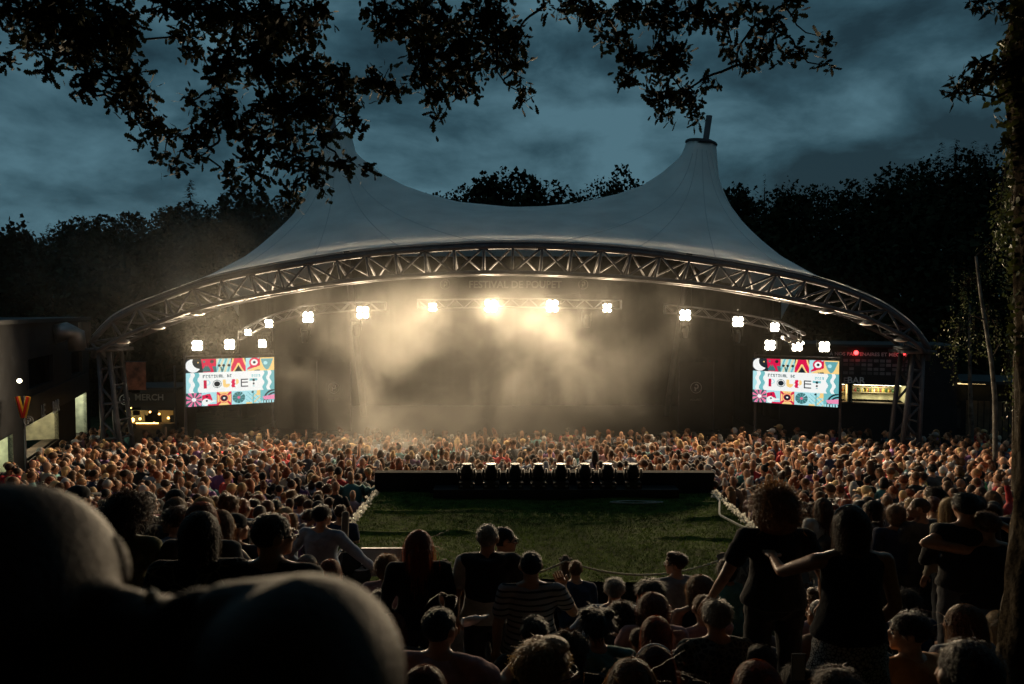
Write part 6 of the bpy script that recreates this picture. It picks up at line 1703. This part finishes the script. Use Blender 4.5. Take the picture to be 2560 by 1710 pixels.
person(2271, 1533, 'sit_tall', 15, 'short', 'dark', 'orange', 'man in an orange tee looking sideways', hyaw=55, extra=('eyes',), scale=1.08, d=5.1)
person(2418, 1452, 'sit_tall', 15, 'balding', 'dark', 'black', 'bald man with glasses in profile beside the tree trunk', hyaw=60, extra=('glasses', 'eyes'), d=7.4)
person(2408, 1515, 'sit_tall', 15, 'long', 'light', 'grey', 'woman with long light hair and glasses in a grey top', hyaw=55, female=True, extra=('glasses', 'eyes'), d=5.6)
person(2424, 1598, 'sit_tall', 0, 'crop', 'dark', 'black', 'large close-cropped head at the bottom edge below the long-haired woman', d=2.4)
person(2094, 1672, 'sit', 0, 'short', 'brown', 'black', 'brown-haired person at the bottom edge below the printed skirt', d=3.05)
person(2500, 1530, 'sit', 10, 'bob', 'blond', 'pale', 'blond person in a pale top next to the tree trunk', female=True, hyaw=20, d=6.0)
N_HAND = len(PEOPLE)
HAND_POS = np.array([q['loc'][:2] for q in PEOPLE])

# ------------------------------------------------------------------ crowd positions
def crowd_spots():
    rs = np.random.RandomState(77); S = []
    y = 7.3
    while y < 26.3:
        x = -.74*y-1.5+rs.uniform(0, .3)
        while x < .74*y+1.5:
            px, py = x+rs.normal(0, .10), y+rs.normal(0, .12); x += rs.uniform(.34, .54)
            if BX0-.35 < px < BX1+.4 and BY0-2.0 < py < BY1+.55: continue
            if -2.9 < px < 3.6 and py < 10.6: continue
            if px <= -2.9 and py < 7.6: continue
            if px > 0 and py < 7.8: continue
            if rs.rand() < .06: continue
            if np.min(np.hypot(HAND_POS[:, 0]-px, HAND_POS[:, 1]-py)) < .42: continue
            if abs(px-at(275, 1000, 24)[0]) < .9 and 23.6 < py < 25.6: continue
            if abs(px-at(2275, 1000, 24)[0]) < .9 and 23.6 < py < 25.6: continue
            if px < -13.0-(py-19)*.364+.5: continue
            S.append((px, py))
        y += rs.uniform(.38, .48)
    return S
SPOTS = crowd_spots()
HCN = dict(dark='dark', brown='brown', light='light brown', blond='blond', grey='grey', red='ginger', black='black', auburn='auburn', white='white')
def crowd_people():
    rs = random.Random(91); used = {}
    S = sorted(SPOTS, key=lambda p: p[1]); near = S[:300-N_HAND-1]; rest = S[300-N_HAND-1:]
    for (x, y) in near:
        fem = rs.random() < .5
        hair = rs.choice(['short', 'crop', 'short', 'quiff', 'balding', 'cap', 'curly'] if not fem else ['long', 'bob', 'pony', 'bun', 'curly', 'wavy', 'knot'])
        hc = rs.choice(['dark', 'brown', 'brown', 'light', 'blond', 'grey', 'red', 'black', 'auburn', 'light']); top = rs.choice(['black', 'navy', 'white', 'grey', 'pale', 'lightblue', 'red', 'pink', 'olive', 'teal', 'charcoal', 'cream', 'black', 'navy', 'brown', 'purple', 'orange'])
        pose = rs.choice(['stand', 'stand', 'stand_fold', 'stand_fold', 'stand_phone']); sl = rs.choice(['short', 'long'])
        face = math.degrees(math.atan2(x, 34-y)); yaw = face+rs.gauss(0, 18); hy = rs.choice([0, 0, 0, 40, -40])
        sc = rs.uniform(.92, 1.04)-(.05 if fem else 0)
        where = 'by the near corner of the turf' if abs(x-(BX0+BX1)/2) < 5 and y < 10.5 else ('beside the turf booth' if y < 14.8 else 'behind the moving lights')
        side = 'merchandise side' if x < BX0 else ('bar side' if x > BX1 else 'middle')
        hw = {'short': 'short', 'crop': 'cropped', 'quiff': 'quiffed', 'balding': 'thinning', 'curly': 'curly', 'long': 'long', 'bob': 'bobbed', 'pony': 'ponytailed', 'bun': 'bunned', 'wavy': 'wavy', 'knot': 'pinned-up', 'cap': ''}[hair]
        if hair == 'cap': hc = 'black'
        first = f'spectator in a dark cap and {top} top' if hair == 'cap' else f'{hw} {HCN[hc]} haired spectator in a {top} top'
        pz = {'stand': 'arms down', 'stand_fold': 'arms folded', 'stand_phone': 'hands up front'}[pose]
        lab = f'{first}, {pz}, {side} crowd'.replace('lightblue', 'light blue')
        while lab in used:
            top2 = rs.choice([t for t in TC if t not in ('yellow', 'green')]); lab = lab.replace(f'{top} top'.replace('lightblue', 'light blue'), f'{top2} top'.replace('lightblue', 'light blue')); top = top2
        used[lab] = 1
        H = 1.735*sc; z = G(y)+H; X, Y = proj((x, y, z))
        if not (-30 < X < 2590): continue
        person(X, Y, pose, yaw, hair, hc, top, lab, sleeve=sl, female=fem, hyaw=hy, scale=sc, skin=rs.choice([0, 0, 1, 1, 2, 3]), group='spectators standing in the packed crowd', d=y, fine=False)
        PEOPLE[-1]['crowd'] = True
    return rest
REST = crowd_people()
run_jobs()
spawn_people()

def crowd_mass():
    rs = np.random.RandomState(5); rr = random.Random(5)
    def tmpl(hair, arms):
        mb = MB(); ids = []
        def mark(k):
            ids.append(np.full(mb.n-sum(len(i) for i in ids), k))
        mb.tube([A3(0, 0, .5), A3(0, 0, .92), A3(0, -.01, 1.1), A3(0, -.01, 1.3), A3(0, -.01, 1.41), A3(0, -.012, 1.47)], [[.15, .11], [.18, .13], [.165, .12], [.20, .13], [.17, .09], [.06, .06]], 9, xref=(1, 0, 0)); mark(0)
        for k in (-1, 1):
            el = A3(k*.26, -.02, 1.13) if arms == 0 else A3(k*.27, .07, 1.15); wr = A3(k*.26, .06, .9) if arms == 0 else (A3(-k*.05, .24, 1.18) if arms == 1 else A3(k*.08, .25, 1.3))
            if arms == 3 and k == 1: el, wr = A3(.27, .1, 1.52), A3(.22, .14, 1.82)
            mb.tube([A3(k*.17, -.01, 1.42), A3(k*.205, -.01, 1.38), (A3(k*.2, -.01, 1.38)+el)/2], [.06, .068, .06], 6); mark(0)
            mb.tube([(A3(k*.2, -.01, 1.38)+el)/2, el, wr], [.048, .043, .03], 6); mark(1)
        mb.tube([A3(0, -.01, 1.43), A3(0, .005, 1.56)], [.055, .052], 7); mark(1)
        mb.ell((0, .010, 1.60), (.065, .085, .105), 9, 7); mark(1)
        mb.tube([A3(0, .09, 1.62), A3(0, .122, 1.575), A3(0, .09, 1.56)], [.012, .017, .01], 5); mark(1)
        if hair == 'cap': mb.ell((0, -.005, 1.65), (.09, .11, .085), 9, 7); mb.box((0, .12, 1.65), (.13, .1, .015)); mark(2)
        elif hair != 'bald': mb.ell((0, -.020, 1.635), (.073, .087, .086), 9, 7); mark(2)
        if hair == 'long': mb.tube([A3(0, -.05, 1.63), A3(0, -.07, 1.5), A3(0, -.10, 1.3)], [[.095, .07], [.10, .055], [.06, .03]], 7, xref=(1, 0, 0)); mark(2)
        if hair == 'bob': mb.tube([A3(0, -.04, 1.64), A3(0, -.045, 1.5)], [[.10, .085], [.095, .065]], 7, xref=(1, 0, 0)); mark(2)
        if hair == 'bun': mb.ell((0, -.09, 1.73), (.045, .045, .045), 6, 5); mark(2)
        V, F = mb.arrays(); return V, F, np.concatenate(ids)
    TT = [tmpl(h, a) for h in ('short', 'short', 'long', 'bob', 'bald', 'bun', 'cap') for a in (0, 1, 2)]; TR = [tmpl(h, 3) for h in ('short', 'long')]
    V_all, F_all, C_all = [], [], []; n = 0
    hcs = [HC[k] for k in ('dark', 'dark', 'brown', 'brown', 'brown', 'light', 'blond', 'grey', 'auburn', 'black')]; tcs = [TC[k] for k in ('black', 'navy', 'white', 'grey', 'pale', 'lightblue', 'red', 'pink', 'charcoal', 'cream', 'black', 'black', 'teal', 'purple', 'navy', 'brown', 'charcoal', 'black')]
    for (x, y) in REST:
        V, F, I = TT[rr.randrange(len(TT))] if rr.random() > .03 else TR[rr.randrange(2)]; sc = float(np.clip(rr.gauss(.965, .055), .80, 1.09)); a = math.atan2(x, 34-y)+rr.gauss(0, .4); ca, sa = math.cos(a), math.sin(a)
        W = V*sc; W = np.stack([W[:, 0]*ca-W[:, 1]*sa+x, W[:, 0]*sa+W[:, 1]*ca+y, W[:, 2]+G(y)-.02], 1); tl = rr.gauss(0, .05); W[:, 0] += (W[:, 2]-G(y))*tl
        pal = np.array([rr.choice(tcs), SKIN[rr.choice([0, 0, 1, 1, 2, 3])], rr.choice(hcs)])*rr.uniform(.7, 1.3)
        V_all.append(W); C_all.append(pal[I]); F_all += [tuple(i+n for i in f) for f in F]; n += len(V)
    me = bpy.data.meshes.new('crowd'); me.from_pydata(np.concatenate(V_all).tolist(), [], F_all); me.polygons.foreach_set('use_smooth', np.ones(len(me.polygons), bool))
    ca_ = me.color_attributes.new('Col', 'FLOAT_COLOR', 'POINT'); C = np.concatenate(C_all); ca_.data.foreach_set('color', np.concatenate([C, np.ones((len(C), 1))], 1).astype(np.float32).ravel()); me.update()
    o = link('crowd', me, M_crowd); tag(o, 'packed mass of spectators in front of the stage', 'crowd', kind='stuff')
crowd_mass()
def held_things():
    a, b = at(1158, 1557, 4.95), at(1218, 1541, 5.05); d = b-a
    r = thing('drink_bottle', 'pale shiny bottle tilted in the hand of the person with sunglasses', 'bottle', tuple(a))
    wpart(MB().tube([a, a+d*.55, a+d*.72, b], [.030, .030, .013, .012], 12), 'flask', mat('bottle_plastic', (.45, .46, .48), .25, spec=.6), r, True)
    wpart(MB().tube([b, b+d*.06], .014, 10), 'lid', M_white, r)
    p = at(1996, 1668, 4.05); r = thing('mobile_phone', 'mobile phone held upright beside the printed skirt at the bottom edge', 'phone', tuple(p))
    wpart(MB().box(p, (.075, .009, .15)), 'case', M_black, r); wpart(MB().box(p+np.array([0, -.0062, 0]), (.066, .002, .138)), 'screen', mat('phone_screen', (.30, .32, .34), .15), r)
held_things()
def settle_ground():
    # the slope follows the steps people stand and sit on
    o = bpy.data.objects['ground']; me = o.data; n = len(me.vertices); A = np.zeros(n*3); me.vertices.foreach_get('co', A); A = A.reshape(-1, 3)
    P = np.array([q['loc'] for q in PEOPLE[:N_HAND]]); res = P[:, 2]-np.array([G(y) for y in P[:, 1]]); res[np.abs(P[:, 1]) > 12] *= 1
    sel = (A[:, 1] > -2) & (A[:, 1] < 18) & (np.abs(A[:, 0]) < 14); Q = A[sel]
    w = np.exp(-((Q[:, None, :2]-P[None, :, :2])**2).sum(2)/(2*.38**2)); k = w.sum(1); adj = (w*res).sum(1)/(k+.15)
    Q[:, 2] += adj-.03; A[sel] = Q; me.vertices.foreach_set('co', A.ravel()); me.update()
settle_ground()

# ------------------------------------------------------------------ blurred person right in front of the camera
def near_person():
    d = .70; mb = MB(); base = at(200, 1710, d); zg = G(d)
    hc = at(-10, 1482, d)
    mb.ell(hc, (.107, .115, .101), 26, 18)
    mb.ell(hc+A3(-.01, .06, -.05), (.06, .06, .075), 16, 12)
    mb.capsule(at(110, 1540, d), at(170, 1800, d), .062, .068, 16)
    mb.capsule(at(245, 1515, .69), at(330, 1552, .68), .022, .026, 14); mb.capsule(at(330, 1552, .68), at(440, 1580, .66), .026, .028, 14); mb.capsule(at(440, 1590, .66), at(740, 1565, .61), .030, .040, 16); mb.capsule(at(215, 1548, .69), at(400, 1562, .67), .036, .025, 16); mb.capsule(at(560, 1540, .64), at(745, 1530, .61), .029, .031, 14)
    mb.capsule(at(200, 1620, .69), at(700, 1700, .62), .05, .065, 16)
    mb.ell(at(748, 1706, .60), (.086, .10, .083), 24, 16)
    sh = at(760, 1720, .60); mb.capsule(sh, sh+A3(.04, .08, -.24), .074, .055, 16); mb.capsule(sh+A3(.04, .08, -.24), sh+A3(-.02, .30, -.28), .05, .036, 14)
    c = at(150, 1900, .68); mb.tube([c+A3(.02, .02, .05), c+A3(.02, .02, -.1), c+A3(.02, .02, -.3), A3(c[0]+.02, c[1]+.02, zg+.75), A3(c[0]+.02, c[1]+.02, zg+.62)], [[.15, .09], [.17, .11], [.15, .1], [.16, .11], [.12, .09]], 22, xref=(1, 0, 0))
    shl = c+A3(-.19, .0, .02); mb.capsule(c+A3(0, 0, .05), shl, .06, .065, 14); mb.capsule(shl, shl+A3(-.05, .05, -.26), .06, .05, 12); mb.capsule(shl+A3(-.05, .05, -.26), shl+A3(.02, .26, -.3), .046, .034, 12)
    for k in (-1, 1):
        hp = A3(c[0]+.02+k*.08, c[1]+.02, zg+.68); mb.capsule(hp, hp+A3(k*.01, .02, -.33), .085, .058, 12); mb.capsule(hp+A3(k*.01, .02, -.33), hp+A3(k*.02, 0, -.62), .055, .038, 12); mb.capsule(hp+A3(k*.02, -.02, -.645), hp+A3(k*.03, .12, -.65), .035, .03, 8)
    post = MB(); post.ell(at(298, 1399, .74), (.0075, .013, .025), 18, 14, np.array(Matrix.Rotation(-.25, 3, 'Y'))); hand_mb(post, sh+A3(-.02, .30, -.28), sh+A3(.04, .08, -.24), .4, -1); hand_mb(post, shl+A3(.02, .26, -.3), shl+A3(-.05, .05, -.26), .4, 1)
    JOBS.clear(); remesh_job(mb, .0065, 5, 'body', post)
    t = MB(); t.tube([c+A3(.02, .02, .03), c+A3(.02, .02, -.1), c+A3(.02, .02, -.3), A3(c[0]+.02, c[1]+.02, zg+.70)], [[.165, .115], [.185, .13], [.17, .12], [.18, .13]], 22, xref=(1, 0, 0))
    t.capsule(at(430, 1592, .655), at(520, 1592, .645), .036, .038, 14); t.capsule(at(480, 1600, .65), c+A3(.08, .0, -.05), .045, .08, 14)
    remesh_job(t, .008, 5, 'vest')
    b = MB(); 
    for k in (-1, 1):
        hp = A3(c[0]+.02+k*.08, c[1]+.02, zg+.68); b.capsule(hp, hp+A3(k*.01, .02, -.33), .1, .075, 12); b.capsule(hp+A3(k*.01, .02, -.33), hp+A3(k*.02, 0, -.58), .07, .06, 12)
    remesh_job(b, .012, 4, 'trousers')
    run_jobs()
    r = thing('person', 'blurred bald person seen from behind with one bare shoulder close to the lens', 'person', (c[0], c[1], zg))
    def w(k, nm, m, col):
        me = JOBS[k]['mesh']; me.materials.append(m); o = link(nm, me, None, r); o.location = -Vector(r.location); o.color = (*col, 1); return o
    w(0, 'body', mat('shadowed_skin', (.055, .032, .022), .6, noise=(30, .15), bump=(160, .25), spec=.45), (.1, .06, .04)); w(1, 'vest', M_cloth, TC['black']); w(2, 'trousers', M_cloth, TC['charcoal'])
    n = MB().ell(at(378, 1492, .665), (.006, .006, .007), 10, 8); wpart(n, 'necklace_bead', M_white, r, True)
near_person()
